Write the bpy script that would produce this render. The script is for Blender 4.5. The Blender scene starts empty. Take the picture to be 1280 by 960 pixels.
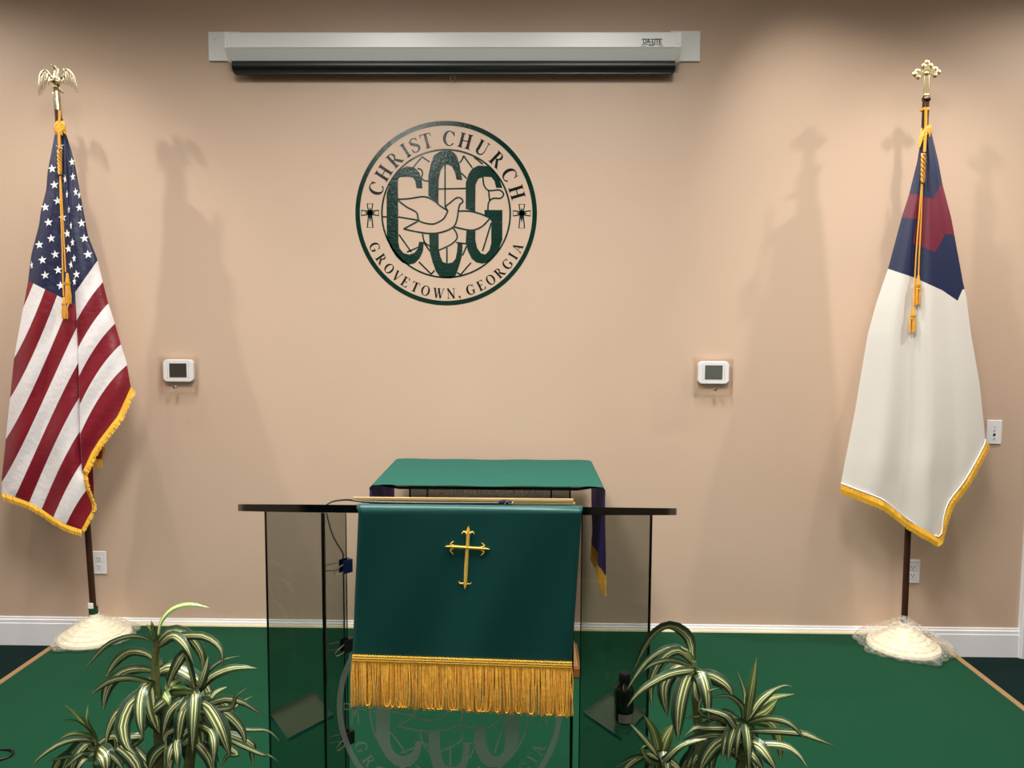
import bpy, bmesh, math, random
import numpy as np
from mathutils import Vector, Matrix

# ------------------------------------------------------------------ camera, world, light, exposure
sc = bpy.context.scene
COL = sc.collection
F = 961.0
CAM = np.array([0.0, 0.0, 1.52])
YAW, PITCH, ROLL = .0167, math.atan(.0800), .0053
MR = Matrix.Rotation(YAW, 3, 'Z') @ Matrix.Rotation(math.pi/2 - PITCH, 3, 'X') @ Matrix.Rotation(ROLL, 3, 'Z')
NR = np.array(MR)
cd = bpy.data.cameras.new('camera'); cam = bpy.data.objects.new('camera', cd); COL.objects.link(cam)
cam.matrix_world = Matrix.Translation(Vector(CAM)) @ MR.to_4x4()
cd.sensor_fit = 'HORIZONTAL'; cd.sensor_width = 36.0; cd.lens = 36.0 * F / 1280.0
cd.clip_start = .02
sc.camera = cam
w = bpy.data.worlds.new('world'); sc.world = w; w.use_nodes = True
w.node_tree.nodes['Background'].inputs[0].default_value = (.9, .92, 1, 1)
w.node_tree.nodes['Background'].inputs[1].default_value = .05
sc.view_settings.view_transform = 'Standard'; sc.view_settings.look = 'None'
sc.view_settings.gamma = 1; sc.view_settings.use_curve_mapping = False
sc.view_settings.exposure = 0.0
sc.cycles.transparent_max_bounces = 32

WALL = 3.735
CEIL = 3.6
PLAT = -.117                      # main floor below the stage carpet (z = 0)

def area(name, loc, sx, sy, power, col=(1, .97, .93), spread=180):
    l = bpy.data.lights.new(name, 'AREA'); l.shape = 'RECTANGLE'; l.size = sx; l.size_y = sy
    l.energy = power; l.color = col; l.spread = math.radians(spread)
    o = bpy.data.objects.new(name, l); COL.objects.link(o); o.location = loc
    return o
PANELS = [(-.95, 1.45, 78), (.45, 1.45, 78), (2.15, 1.45, 5), (-2.75, 1.45, 5),
          (-1.30, -1.05, 24), (1.25, -1.05, 24), (-1.6, -6.0, 26), (1.6, -6.0, 26)]
for (x, y, p) in PANELS:
    area('panel_light', (x, y, CEIL - .035), .56, 1.12, p, spread=150 if y > 0 else 180)      # the panels by the stage are louvred
SPOTS = [(-3.68, 2.91, 215, -1.4, .9), (-2.12, 2.93, 80, -2.05, .4), (3.36, 2.92, 215, 1.15, .9), (1.88, 2.92, 80, 1.85, .4), (.75, 3.08, 120, 2.25, .8)]   # x, y, power, aim x, aim z
for (x, y, p, ax, az) in SPOTS:
    l = bpy.data.lights.new('downlight_lamp', 'SPOT'); l.energy = p; l.spot_size = math.radians(66)
    l.spot_blend = 1.0; l.shadow_soft_size = .03; l.color = (1, .95, .88)
    o = bpy.data.objects.new('downlight_lamp', l); COL.objects.link(o); o.location = (x, y, CEIL - .03)
    o.rotation_euler = (Vector((ax, 3.6, az)) - Vector(o.location)).to_track_quat('-Z', 'Y').to_euler()

# ------------------------------------------------------------------ helpers
def ray(x, y):
    return NR @ np.array([(x - 640) / F, -(y - 480) / F, -1.0])
def P(x, y, Y):
    d = ray(x, y); return tuple(CAM + d * (Y / d[1]))
def Q(x, y, z):
    d = ray(x, y); return tuple(CAM + d * ((z - CAM[2]) / d[2]))

def lin(r, g, b):
    def c(v):
        v /= 255.0
        return v / 12.92 if v <= .04045 else ((v + .055) / 1.055) ** 2.4
    return (c(r), c(g), c(b), 1)

def sock(b, n, v):
    if n in b.inputs: b.inputs[n].default_value = v

def mat(name, col, rough=.5, metal=0, spec=.5, bump=0, bscale=200, var=0, vscale=8, sheen=0, trans=0, coat=0, stretch=None, alpha=1):
    m = bpy.data.materials.new(name); m.use_nodes = True
    nt = m.node_tree; b = nt.nodes['Principled BSDF']
    b.inputs['Base Color'].default_value = col
    b.inputs['Roughness'].default_value = rough; b.inputs['Metallic'].default_value = metal
    sock(b, 'Specular IOR Level', spec); sock(b, 'Sheen Weight', sheen); sock(b, 'Coat Weight', coat); sock(b, 'Alpha', alpha)
    tc = nt.nodes.new('ShaderNodeTexCoord'); mp = nt.nodes.new('ShaderNodeMapping')
    nt.links.new(tc.outputs['Object'], mp.inputs[0])
    if stretch: mp.inputs['Scale'].default_value = stretch
    if var:
        n = nt.nodes.new('ShaderNodeTexNoise'); n.inputs['Scale'].default_value = vscale; n.inputs['Detail'].default_value = 5
        nt.links.new(mp.outputs[0], n.inputs[0])
        r = nt.nodes.new('ShaderNodeMapRange'); r.inputs[1].default_value = .3; r.inputs[2].default_value = .7
        r.inputs[3].default_value = 1 - var; r.inputs[4].default_value = 1 + var
        nt.links.new(n.outputs[0], r.inputs[0])
        mx = nt.nodes.new('ShaderNodeVectorMath'); mx.operation = 'SCALE'; mx.inputs[0].default_value = col[:3]
        nt.links.new(r.outputs[0], mx.inputs['Scale']); nt.links.new(mx.outputs[0], b.inputs['Base Color'])
    if bump:
        n = nt.nodes.new('ShaderNodeTexNoise'); n.inputs['Scale'].default_value = bscale; n.inputs['Detail'].default_value = 3
        nt.links.new(mp.outputs[0], n.inputs[0])
        bp = nt.nodes.new('ShaderNodeBump'); bp.inputs['Strength'].default_value = bump; bp.inputs['Distance'].default_value = .002
        nt.links.new(n.outputs[0], bp.inputs['Height']); nt.links.new(bp.outputs[0], b.inputs['Normal'])
    return m

def glass(name, tint, ior=1.5, rough=0.0, refl=(1, 1, 1, 1)):
    m = bpy.data.materials.new(name); m.use_nodes = True; nt = m.node_tree; nt.nodes.clear()
    out = nt.nodes.new('ShaderNodeOutputMaterial'); mix = nt.nodes.new('ShaderNodeMixShader')
    t = nt.nodes.new('ShaderNodeBsdfTransparent'); t.inputs[0].default_value = (*tint, 1)
    g = nt.nodes.new('ShaderNodeBsdfGlossy'); g.inputs['Roughness'].default_value = rough; g.inputs[0].default_value = refl
    fr = nt.nodes.new('ShaderNodeFresnel'); fr.inputs[0].default_value = ior
    # glass slab faces: back faces report the inverse ratio, keep the same reflectance on both sides
    ge = nt.nodes.new('ShaderNodeNewGeometry'); mr = nt.nodes.new('ShaderNodeMapRange')
    mr.inputs[3].default_value = ior; mr.inputs[4].default_value = 1.0 / ior * 1.0
    nt.links.new(ge.outputs['Backfacing'], mr.inputs[0]); 
    nt.links.new(mr.outputs[0], fr.inputs[0])
    lw = fr
    nt.links.new(lw.outputs[0], mix.inputs[0]); nt.links.new(t.outputs[0], mix.inputs[1]); nt.links.new(g.outputs[0], mix.inputs[2])
    nt.links.new(mix.outputs[0], out.inputs[0])
    return m

def frosted(name, col, dens):
    m = bpy.data.materials.new(name); m.use_nodes = True; nt = m.node_tree; nt.nodes.clear()
    out = nt.nodes.new('ShaderNodeOutputMaterial'); mix = nt.nodes.new('ShaderNodeMixShader'); mix.inputs[0].default_value = dens
    t = nt.nodes.new('ShaderNodeBsdfTransparent'); d = nt.nodes.new('ShaderNodeBsdfDiffuse'); d.inputs[0].default_value = col
    tl = nt.nodes.new('ShaderNodeBsdfTranslucent'); tl.inputs[0].default_value = col
    a = nt.nodes.new('ShaderNodeMixShader'); a.inputs[0].default_value = .5
    nt.links.new(d.outputs[0], a.inputs[1]); nt.links.new(tl.outputs[0], a.inputs[2])
    nt.links.new(t.outputs[0], mix.inputs[1]); nt.links.new(a.outputs[0], mix.inputs[2]); nt.links.new(mix.outputs[0], out.inputs[0])
    return m

class MB:
    def __init__(s): s.v = []; s.f = []; s.m = []; s.uv = None
    def add(s, vs, fs, mi=0):
        o = len(s.v); s.v += [tuple(map(float, v)) for v in vs]
        for f in fs: s.f.append(tuple(i + o for i in f)); s.m.append(mi)
        return o
    def box(s, a, b, mi=0, M=None):
        vs = [(x, y, z) for x in (a[0], b[0]) for y in (a[1], b[1]) for z in (a[2], b[2])]
        if M is not None: vs = [tuple(M @ Vector(v)) for v in vs]
        s.add(vs, [(0, 1, 3, 2), (4, 6, 7, 5), (0, 4, 5, 1), (2, 3, 7, 6), (0, 2, 6, 4), (1, 5, 7, 3)], mi)
    def prism(s, pts, t0, t1, mi=0, fn=None, em=None):
        """polygon pts (2D) extruded from t0 to t1; fn(u,v,t)->xyz; em = material of the side faces"""
        n = len(pts); fn = fn or (lambda u, v, t: (u, v, t))
        vs = [fn(u, v, t0) for u, v in pts] + [fn(u, v, t1) for u, v in pts]
        s.add(vs, [tuple(range(n - 1, -1, -1)), tuple(range(n, 2 * n))], mi)
        o = len(s.v) - 2 * n
        for i in range(n):
            j = (i + 1) % n; s.f.append((o + i, o + j, o + n + j, o + n + i)); s.m.append(mi if em is None else em)
    def tube(s, pts, r, n=8, mi=0, smooth=4, flat=None, cap=True):
        pts = np.array(pts, float)
        rr = np.array(r if hasattr(r, '__len__') else [r] * len(pts), float)
        if smooth > 1 and len(pts) > 2: pts, rr = crom(pts, rr, smooth)
        N = len(pts); up = np.array([0, 0, 1.0]); rings = []
        prev = None
        for i in range(N):
            t = pts[min(i + 1, N - 1)] - pts[max(i - 1, 0)]; t /= (np.linalg.norm(t) + 1e-9)
            if prev is None:
                a = np.cross(t, up if abs(t[2]) < .9 else np.array([1.0, 0, 0]))
            else:
                a = prev - t * np.dot(prev, t)
            a /= (np.linalg.norm(a) + 1e-9); prev = a
            b = np.cross(t, a)
            fx, fy = (1, 1) if flat is None else flat
            rings.append([pts[i] + rr[i] * (fx * a * math.cos(q) + fy * b * math.sin(q)) for q in [2 * math.pi * k / n for k in range(n)]])
        vs = [v for R_ in rings for v in R_]
        fs = [(i * n + k, i * n + (k + 1) % n, (i + 1) * n + (k + 1) % n, (i + 1) * n + k) for i in range(N - 1) for k in range(n)]
        if cap: fs += [tuple(range(n - 1, -1, -1)), tuple((N - 1) * n + k for k in range(n))]
        s.add(vs, fs, mi)
    def lathe(s, prof, c=(0, 0, 0), n=24, mi=0, wob=None):
        vs = []; N = len(prof)
        for (r, z) in prof:
            for k in range(n):
                a = 2 * math.pi * k / n; q = r if wob is None else r * wob(a, r, z)
                vs.append((c[0] + q * math.cos(a), c[1] + q * math.sin(a), c[2] + z))
        fs = [(i * n + k, i * n + (k + 1) % n, (i + 1) * n + (k + 1) % n, (i + 1) * n + k) for i in range(N - 1) for k in range(n)]
        if prof[0][0] > 1e-5: fs.append(tuple(range(n - 1, -1, -1)))
        if prof[-1][0] > 1e-5: fs.append(tuple((N - 1) * n + k for k in range(n)))
        s.add(vs, fs, mi)
    def ball(s, c, r, n=10, mi=0):
        rx, ry, rz = r if hasattr(r, '__len__') else (r, r, r)
        vs = []; m_ = n // 2 + 1
        for i in range(m_ + 1):
            th = math.pi * i / m_
            for k in range(n):
                a = 2 * math.pi * k / n
                vs.append((c[0] + rx * math.sin(th) * math.cos(a), c[1] + ry * math.sin(th) * math.sin(a), c[2] - rz * math.cos(th)))
        s.add(vs, [(i * n + k, i * n + (k + 1) % n, (i + 1) * n + (k + 1) % n, (i + 1) * n + k) for i in range(m_) for k in range(n)], mi)
    def build(s, name, mats, parent=None, smooth=False, uv=None, bevel=0, kind=None, label=None):
        me = bpy.data.meshes.new(name); me.from_pydata(s.v, [], s.f)
        mats = mats if isinstance(mats, (list, tuple)) else [mats]
        for m in mats: me.materials.append(m)
        me.polygons.foreach_set('material_index', s.m)
        if uv is not None:
            ul = me.uv_layers.new(name='UVMap')
            for lp in me.loops: ul.data[lp.index].uv = uv[lp.vertex_index]
        bm = bmesh.new(); bm.from_mesh(me)
        bmesh.ops.recalc_face_normals(bm, faces=bm.faces) if smooth != 'keep' else None
        bm.to_mesh(me); bm.free()
        if smooth:
            me.polygons.foreach_set('use_smooth', [True] * len(me.polygons))
            if smooth != 'keep': me.set_sharp_from_angle(angle=math.radians(40))
        me.update()
        o = bpy.data.objects.new(name, me); COL.objects.link(o)
        if parent is not None:
            o.parent = parent; o.matrix_parent_inverse = parent.matrix_world.inverted() if parent.type != 'EMPTY' else Matrix.Translation(-parent.location)
        if bevel:
            b = o.modifiers.new('bevel', 'BEVEL'); b.width = bevel; b.segments = 2; b.limit_method = 'ANGLE'
        if kind: o['kind'] = kind
        if label: o['label'] = label
        return o

def crom(pts, rr, k):
    n = len(pts); op = []; orr = []
    for i in range(n - 1):
        p0 = pts[max(i - 1, 0)]; p1 = pts[i]; p2 = pts[i + 1]; p3 = pts[min(i + 2, n - 1)]
        for j in range(k):
            t = j / k
            op.append(.5 * ((2 * p1) + (-p0 + p2) * t + (2 * p0 - 5 * p1 + 4 * p2 - p3) * t * t + (-p0 + 3 * p1 - 3 * p2 + p3) * t ** 3))
            orr.append(rr[i] * (1 - t) + rr[i + 1] * t)
    op.append(pts[-1]); orr.append(rr[-1])
    return np.array(op), np.array(orr)

def thing(name, label, cat, loc=(0, 0, 0), group=None):
    o = bpy.data.objects.new(name, None); COL.objects.link(o); o.location = loc; o.empty_display_size = .05
    o['label'] = label; o['category'] = cat
    if group: o['group'] = group
    bpy.context.view_layer.update()
    return o
def tag(o, label, cat, group=None):
    o['label'] = label; o['category'] = cat
    if group: o['group'] = group
    return o
def interp(tab, y):
    ys = [t[0] for t in tab]; xs = [t[1] for t in tab]
    return float(np.interp(y, ys, xs))

# ------------------------------------------------------------------ materials
M = {}
M['wall'] = mat('beige_wall_paint', lin(203, 177, 155), .42, spec=.35, bump=.05, bscale=350, var=.015, vscale=2.5)
M['sidewall'] = mat('beige_side_wall_paint', lin(196, 168, 142), .5, bump=.05, bscale=350)
M['ceil'] = mat('ceiling_tile_white', lin(225, 222, 214), .9, bump=.3, bscale=120)
M['carpet'] = mat('green_carpet', lin(4, 66, 41), .97, spec=.1, bump=.9, bscale=700, var=.10, vscale=420, sheen=.05)
M['darkcarpet'] = mat('dark_green_carpet', lin(16, 36, 34), .97, spec=.1, bump=.9, bscale=600, var=.25, vscale=300)
M['tanstrip'] = mat('tan_edge_trim', lin(150, 120, 84), .5, var=.08, vscale=30)
M['white'] = mat('white_trim_paint', lin(238, 238, 240), .35)
M['cream'] = mat('cream_moulding', lin(226, 214, 180), .45, var=.06, vscale=12)
M['case'] = mat('white_enamel_metal', lin(240, 243, 242), .3, spec=.5)
M['black'] = mat('black_plastic', lin(14, 16, 20), .4, spec=.5)
M['blackfab'] = mat('black_screen_fabric', lin(16, 18, 24), .38, spec=.6)
M['vinyl'] = mat('dark_green_vinyl', lin(2, 46, 37), .09, spec=.65, bump=.35, bscale=110)
M['vinylblack'] = mat('black_green_vinyl', lin(6, 24, 19), .12, spec=.6, bump=.3, bscale=130)
M['gold'] = mat('polished_gold', (.86, .72, .42, 1), .2, metal=1, bump=.1, bscale=60)
M['goldpale'] = mat('pale_gold_metal', (.83, .74, .50, 1), .24, metal=1, bump=.25, bscale=150)
M['goldcross'] = mat('textured_gold', (.80, .66, .36, 1), .34, metal=1, bump=.5, bscale=140)
M['brassdark'] = mat('dark_brass', (.16, .11, .06, 1), .25, metal=1)
M['cord'] = mat('gold_cord', lin(226, 160, 24), .6, sheen=.3, bump=.6, bscale=400)
M['fringe'] = mat('gold_fringe', lin(250, 190, 40), .5, sheen=.4, var=.22, vscale=160)
M['fringehi'] = mat('gold_fringe_header', lin(228, 178, 40), .45, sheen=.3, bump=.8, bscale=500)
M['embroidery'] = mat('gold_embroidery', lin(250, 206, 90), .38, spec=.6, bump=.8, bscale=700)
M['pole'] = mat('dark_walnut_pole', lin(58, 30, 18), .35, var=.2, vscale=14, stretch=(8, 8, .6))
M['teal'] = mat('teal_green_satin', lin(0, 68, 63), .42, spec=.4, sheen=.1, bump=.15, bscale=900)
M['tealtop'] = mat('teal_green_runner_cloth', lin(2, 94, 80), .75, sheen=0, bump=.2, bscale=700)
M['purple'] = mat('purple_cloth', lin(74, 50, 140), .75, bump=.2, bscale=700)
M['edge'] = mat('dark_glass_edge', lin(5, 13, 12), .2, spec=.35)
M['edgegreen'] = mat('green_glass_edge', lin(30, 88, 76), .15, spec=.5)
M['glasswing'] = glass('smoked_glass', (.66, .68, .66), 1.5)
M['glassfront'] = glass('clear_glass', (.95, .96, .95), 1.45)
M['glassslab'] = glass('clear_top_glass', (.72, .80, .77), 1.5)
M['glassshelf'] = glass('shelf_glass', (.80, .88, .85), 1.5)
M['acrylic'] = glass('clear_acrylic', (.985, .98, .975), 1.22)
M['etch'] = frosted('etched_frost', (.44, .48, .46, 1), .55)
M['etchtext'] = frosted('etched_frost_lettering', (.85, .85, .82, 1), .85)
M['wood'] = mat('light_oak', lin(226, 184, 128), .5, var=.18, vscale=9, stretch=(1, 30, 60), bump=.1)
M['tanwood'] = mat('tan_wood', lin(190, 146, 98), .5, var=.12, vscale=8, stretch=(8, 8, 1))
M['redwood'] = mat('red_brown_wood', lin(140, 84, 40), .45, var=.15, vscale=8, stretch=(1, 8, 8))
M['cable'] = mat('black_cable', lin(12, 12, 14), .45)
M['clipblue'] = mat('blue_black_clip', lin(12, 26, 78), .35)
M['chrome'] = mat('chrome_wire', (.7, .7, .7, 1), .2, metal=1)
M['plastwhite'] = mat('white_plastic', lin(236, 236, 238), .35)
M['plastgrey'] = mat('grey_plastic_line', lin(190, 190, 192), .4)
M['lcd'] = mat('grey_lcd', lin(92, 98, 90), .2, spec=.6)
M['lcddark'] = mat('dark_lcd', lin(66, 62, 54), .15, spec=.7)
M['hole'] = mat('dark_slot', lin(30, 30, 30), .6)
M['print'] = mat('black_print', lin(40, 42, 44), .6)
M['standcream'] = mat('cream_enamel', lin(240, 232, 206), .3)
M['greentape'] = mat('dark_green_tape', lin(8, 56, 36), .5)
M['bottle'] = glass('dark_bottle_glass', (.10, .10, .05), 1.5)
M['bottlebody'] = mat('dark_amber_glass', lin(16, 22, 14), .08, spec=.6)
M['label'] = mat('grey_paper_label', lin(120, 116, 108), .6, var=.15, vscale=120)
M['pot'] = mat('black_nursery_pot', lin(28, 30, 30), .5)
M['soil'] = mat('potting_soil', lin(40, 30, 22), .95, bump=.8, bscale=90)
M['cane'] = mat('plant_cane', lin(96, 104, 56), .7, bump=.5, bscale=60, var=.2, vscale=40, stretch=(1, 1, 4))
M['white_star'] = mat('white_star_embroidery', lin(240, 240, 242), .6)
M['lamp'] = bpy.data.materials.new('lamp_diffuser'); M['lamp'].use_nodes = True
_b = M['lamp'].node_tree.nodes['Principled BSDF']; _b.inputs['Emission Color'].default_value = (1, .95, .88, 1); _b.inputs['Emission Strength'].default_value = 3.0
M['lampdim'] = M['lamp']

def bag_material():
    m = bpy.data.materials.new('clear_plastic_bag'); m.use_nodes = True; nt = m.node_tree; nt.nodes.clear()
    out = nt.nodes.new('ShaderNodeOutputMaterial'); mix = nt.nodes.new('ShaderNodeMixShader')
    t = nt.nodes.new('ShaderNodeBsdfTransparent'); t.inputs[0].default_value = (.97, .96, .93, 1)
    b = nt.nodes.new('ShaderNodeBsdfPrincipled'); b.inputs['Base Color'].default_value = (.80, .76, .66, 1); b.inputs['Roughness'].default_value = .25
    n = nt.nodes.new('ShaderNodeTexNoise'); n.inputs['Scale'].default_value = 18; n.inputs['Detail'].default_value = 4
    r = nt.nodes.new('ShaderNodeMapRange'); r.inputs[1].default_value = .35; r.inputs[2].default_value = .7; r.inputs[3].default_value = .10; r.inputs[4].default_value = .46
    bp = nt.nodes.new('ShaderNodeBump'); bp.inputs['Strength'].default_value = .5; bp.inputs['Distance'].default_value = .004
    nt.links.new(n.outputs[0], r.inputs[0]); nt.links.new(n.outputs[0], bp.inputs['Height']); nt.links.new(bp.outputs[0], b.inputs['Normal'])
    nt.links.new(r.outputs[0], mix.inputs[0]); nt.links.new(t.outputs[0], mix.inputs[1]); nt.links.new(b.outputs[0], mix.inputs[2]); nt.links.new(mix.outputs[0], out.inputs[0])
    return m
M['bag'] = bag_material()

def N(nt, typ, op=None, a=None, b=None):
    n = nt.nodes.new(typ)
    if op: n.operation = op
    for i, v in enumerate((a, b)):
        if v is None: continue
        if isinstance(v, (int, float)): n.inputs[i].default_value = v
        else: nt.links.new(v, n.inputs[i])
    return n.outputs[0]

def striped_flag_material():
    """UV.x = stripe coordinate (odd = red), UV.y > 0 = blue field: the dyed and sewn colours of the cloth"""
    m = bpy.data.materials.new('striped_flag_nylon'); m.use_nodes = True; nt = m.node_tree; b = nt.nodes['Principled BSDF']
    uv = nt.nodes.new('ShaderNodeUVMap'); sp = nt.nodes.new('ShaderNodeSeparateXYZ'); nt.links.new(uv.outputs[0], sp.inputs[0])
    half = N(nt, 'ShaderNodeMath', 'MULTIPLY', sp.outputs[0], .5)
    fr = N(nt, 'ShaderNodeMath', 'FRACT', half)
    red = N(nt, 'ShaderNodeMath', 'GREATER_THAN', fr, .5)
    blue = N(nt, 'ShaderNodeMath', 'GREATER_THAN', sp.outputs[1], 0.0)
    mx = nt.nodes.new('ShaderNodeMix'); mx.data_type = 'RGBA'; nt.links.new(red, mx.inputs[0])
    mx.inputs[6].default_value = lin(228, 222, 222); mx.inputs[7].default_value = lin(124, 4, 28)
    m2 = nt.nodes.new('ShaderNodeMix'); m2.data_type = 'RGBA'; nt.links.new(blue, m2.inputs[0]); nt.links.new(mx.outputs[2], m2.inputs[6]); m2.inputs[7].default_value = lin(17, 26, 64)
    nt.links.new(m2.outputs[2], b.inputs['Base Color'])
    b.inputs['Roughness'].default_value = .5; sock(b, 'Sheen Weight', .1)
    n = nt.nodes.new('ShaderNodeTexNoise'); n.inputs['Scale'].default_value = 45; n.inputs['Detail'].default_value = 2
    tc = nt.nodes.new('ShaderNodeTexCoord'); nt.links.new(tc.outputs['Object'], n.inputs[0])
    bp = nt.nodes.new('ShaderNodeBump'); bp.inputs['Strength'].default_value = .35; bp.inputs['Distance'].default_value = .006
    nt.links.new(n.outputs[0], bp.inputs['Height']); nt.links.new(bp.outputs[0], b.inputs['Normal'])
    return m
M['usflag'] = striped_flag_material()
M['flagwhite'] = mat('white_flag_cloth', lin(214, 209, 200), .45, spec=.5, bump=.25, bscale=60, sheen=.1)
M['flagblue'] = mat('navy_flag_cloth', lin(16, 28, 66), .55, bump=.25, bscale=60)
M['flagred'] = mat('maroon_flag_cloth', lin(104, 14, 40), .55, bump=.25, bscale=60)

def leaf_material(name, dark, creamc, mid):
    m = bpy.data.materials.new(name); m.use_nodes = True; nt = m.node_tree; b = nt.nodes['Principled BSDF']
    uv = nt.nodes.new('ShaderNodeUVMap'); sp = nt.nodes.new('ShaderNodeSeparateXYZ'); nt.links.new(uv.outputs[0], sp.inputs[0])
    d = N(nt, 'ShaderNodeMath', 'SUBTRACT', sp.outputs[0], .5); d = N(nt, 'ShaderNodeMath', 'ABSOLUTE', d)
    cr = nt.nodes.new('ShaderNodeValToRGB'); nt.links.new(d, cr.inputs[0]); e = cr.color_ramp; e.interpolation = 'LINEAR'
    stops = [(0, mid), (.05, mid), (.08, creamc), (.14, creamc), (.18, dark), (.22, dark), (.235, creamc), (.25, dark), (.47, dark), (.5, mid)]
    e.elements[0].position = 0; e.elements[0].color = stops[0][1]; e.elements[1].position = stops[-1][0]; e.elements[1].color = stops[-1][1]
    for p, c in stops[1:-1]:
        q = e.elements.new(p); q.color = c
    nt.links.new(cr.outputs[0], b.inputs['Base Color']); b.inputs['Roughness'].default_value = .32; sock(b, 'Specular IOR Level', .5)
    return m
M['leaf'] = leaf_material('striped_leaf', lin(50, 72, 52), lin(232, 232, 172), lin(94, 114, 60))
M['leafyoung'] = leaf_material('striped_young_leaf', lin(86, 112, 58), lin(228, 228, 160), lin(130, 146, 76))

# ------------------------------------------------------------------ the setting
def struct(mb, name, m, **k):
    o = mb.build(name, m, **k); o['kind'] = 'structure'; return o
XL, XR, YB = -4.6, 4.4, -8.0
mb = MB(); mb.box((XL, WALL, PLAT), (XR, WALL + .12, CEIL)); struct(mb, 'wall_back', M['wall'])
mb = MB(); mb.box((XL - .12, YB, PLAT), (XL, WALL + .12, CEIL)); struct(mb, 'wall_left', M['sidewall'])
mb = MB(); mb.box((XR, YB, PLAT), (XR + .12, WALL + .12, CEIL)); struct(mb, 'wall_right', M['sidewall'])
mb = MB(); mb.box((XL - .12, YB - .12, PLAT), (XR + .12, YB, CEIL)); struct(mb, 'wall_front', M['sidewall'])
mb = MB(); mb.box((XL - .12, YB - .12, CEIL), (XR + .12, WALL + .12, CEIL + .1)); struct(mb, 'ceiling', M['ceil'])
mb = MB(); mb.box((XL - .12, YB - .12, PLAT - .1), (XR + .12, WALL + .12, PLAT)); struct(mb, 'floor', M['darkcarpet'])
PX0, PX1, PY0 = -2.205, 2.0, 1.12
mb = MB(); mb.box((PX0, PY0, PLAT), (PX1, WALL, 0)); stage = struct(mb, 'stage_platform', M['carpet'])
for x in (PX0, PX1):
    s = -1 if x < 0 else 1
    mb = MB(); mb.prism([(x - s * .022, .003), (x + s * .004, .003), (x + s * .004, -.02), (x - s * .022, .0)], PY0, WALL - .02, fn=lambda u, v, t: (u, t, v))
    mb.build('edge_strip', M['tanstrip'], stage)
def baseboard(x0, x1, z0, name, z1=.0165):
    prof = [(0, z0), (.014, z0), (.014, z1 - .032), (.011, z1 - .030), (.011, z1 - .014), (.006, z1 - .011), (.006, z1 - .002), (.004, z1), (0, z1)]
    mb = MB(); mb.prism([(d, z) for d, z in prof], x0, x1, fn=lambda d, z, t: (t, WALL - d, z))
    return struct(mb, name, M['white'])
BT = .028
baseboard(XL, 2.446, PLAT, 'baseboard_back', BT)
mb = MB(); mb.prism([(.0, .0), (.020, .0), (.018, .006), (.013, .0085), (0, .0085)], PX0 + .02, PX1 - .2, fn=lambda d, z, t: (t, WALL - .014 - d, z))
struct(mb, 'trim_1', M['cream'])
mb = MB(); mb.box((2.446, WALL - .022, PLAT), (2.54, WALL, 2.1)); mb.box((2.454, WALL - .028, PLAT), (2.532, WALL - .022, 2.09)); struct(mb, 'trim_2', M['white'])

# ceiling fixtures the light comes from
for i, (x, y, p) in enumerate(PANELS):
    row = ['nearest the stage wall', 'over the middle of the hall', 'at the far end of the hall'][0 if y > 1 else (1 if y > -3 else 2)]
    t = thing('ceiling_panel_light', 'rectangular white ceiling panel light ' + row + ', ' + ('leftmost' if x < -2 else 'rightmost' if x > 2 else 'left of centre' if x < 0 else 'right of centre'), 'ceiling light', (x, y, CEIL), 'ceiling panel lights')
    mb = MB()
    for a, b in (((-.33, -.62), (.33, -.57)), ((-.33, .57), (.33, .62)), ((-.33, -.57), (-.29, .57)), ((.29, -.57), (.33, .57))):
        mb.box((x + a[0], y + a[1], CEIL - .03), (x + b[0], y + b[1], CEIL - .001))
    mb.build('frame', M['white'], t)
    mb = MB(); mb.box((x - .288, y - .568, CEIL - .022), (x + .288, y + .568, CEIL - .012)); mb.build('diffuser', M['lamp'], t)
for i, (x, y, p, ax, az) in enumerate(SPOTS):
    t = thing('downlight', 'small round white downlight near the stage wall, ' + ['far left in the corner', 'above the striped flag', 'far right in the corner', 'above the white flag', 'inward of the white flag'][i], 'ceiling light', (x, y, CEIL), 'downlights along the stage wall')
    mb = MB(); mb.lathe([(.075, -.001), (.08, -.006), (.066, -.010), (.060, -.004), (.060, -.001)], (x, y, CEIL), 20); mb.build('ring', M['white'], t, smooth=True)
    mb = MB(); mb.lathe([(.0, -.004), (.058, -.004), (.058, -.002), (0, -.002)], (x, y, CEIL), 16); mb.build('lens', M['lamp'], t)

# ------------------------------------------------------------------ serif lettering, drawn as strokes
def stroke(pts, wd, k=6, sm=True):
    pts = np.array(pts, float); wd = np.array(wd if hasattr(wd, '__len__') else [wd] * len(pts), float)
    if sm and len(pts) > 2: pts, wd = crom(pts, wd, k)
    L = []; R_ = []
    for i in range(len(pts)):
        t = pts[min(i + 1, len(pts) - 1)] - pts[max(i - 1, 0)]; t = t / (np.linalg.norm(t) + 1e-9); n = np.array([-t[1], t[0]])
        L.append(pts[i] + n * wd[i] / 2); R_.append(pts[i] - n * wd[i] / 2)
    return [[tuple(L[i]), tuple(L[i + 1]), tuple(R_[i + 1]), tuple(R_[i])] for i in range(len(pts) - 1)]
def rect(x0, y0, x1, y1): return [[(x0, y0), (x1, y0), (x1, y1), (x0, y1)]]
def ell(cx, cy, rx, ry, ix, iy, a0, a1, n=20, sh=0):
    q = []
    for i in range(n):
        a, b = [math.radians(a0 + (a1 - a0) * (i + j) / n) for j in (0, 1)]
        q.append([(cx + rx * math.cos(a), cy + ry * math.sin(a)), (cx + rx * math.cos(b), cy + ry * math.sin(b)),
                  (cx + sh + ix * math.cos(b), cy + iy * math.sin(b)), (cx + sh + ix * math.cos(a), cy + iy * math.sin(a))])
    return q
ST, HA, SF = .20, .065, .055
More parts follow.
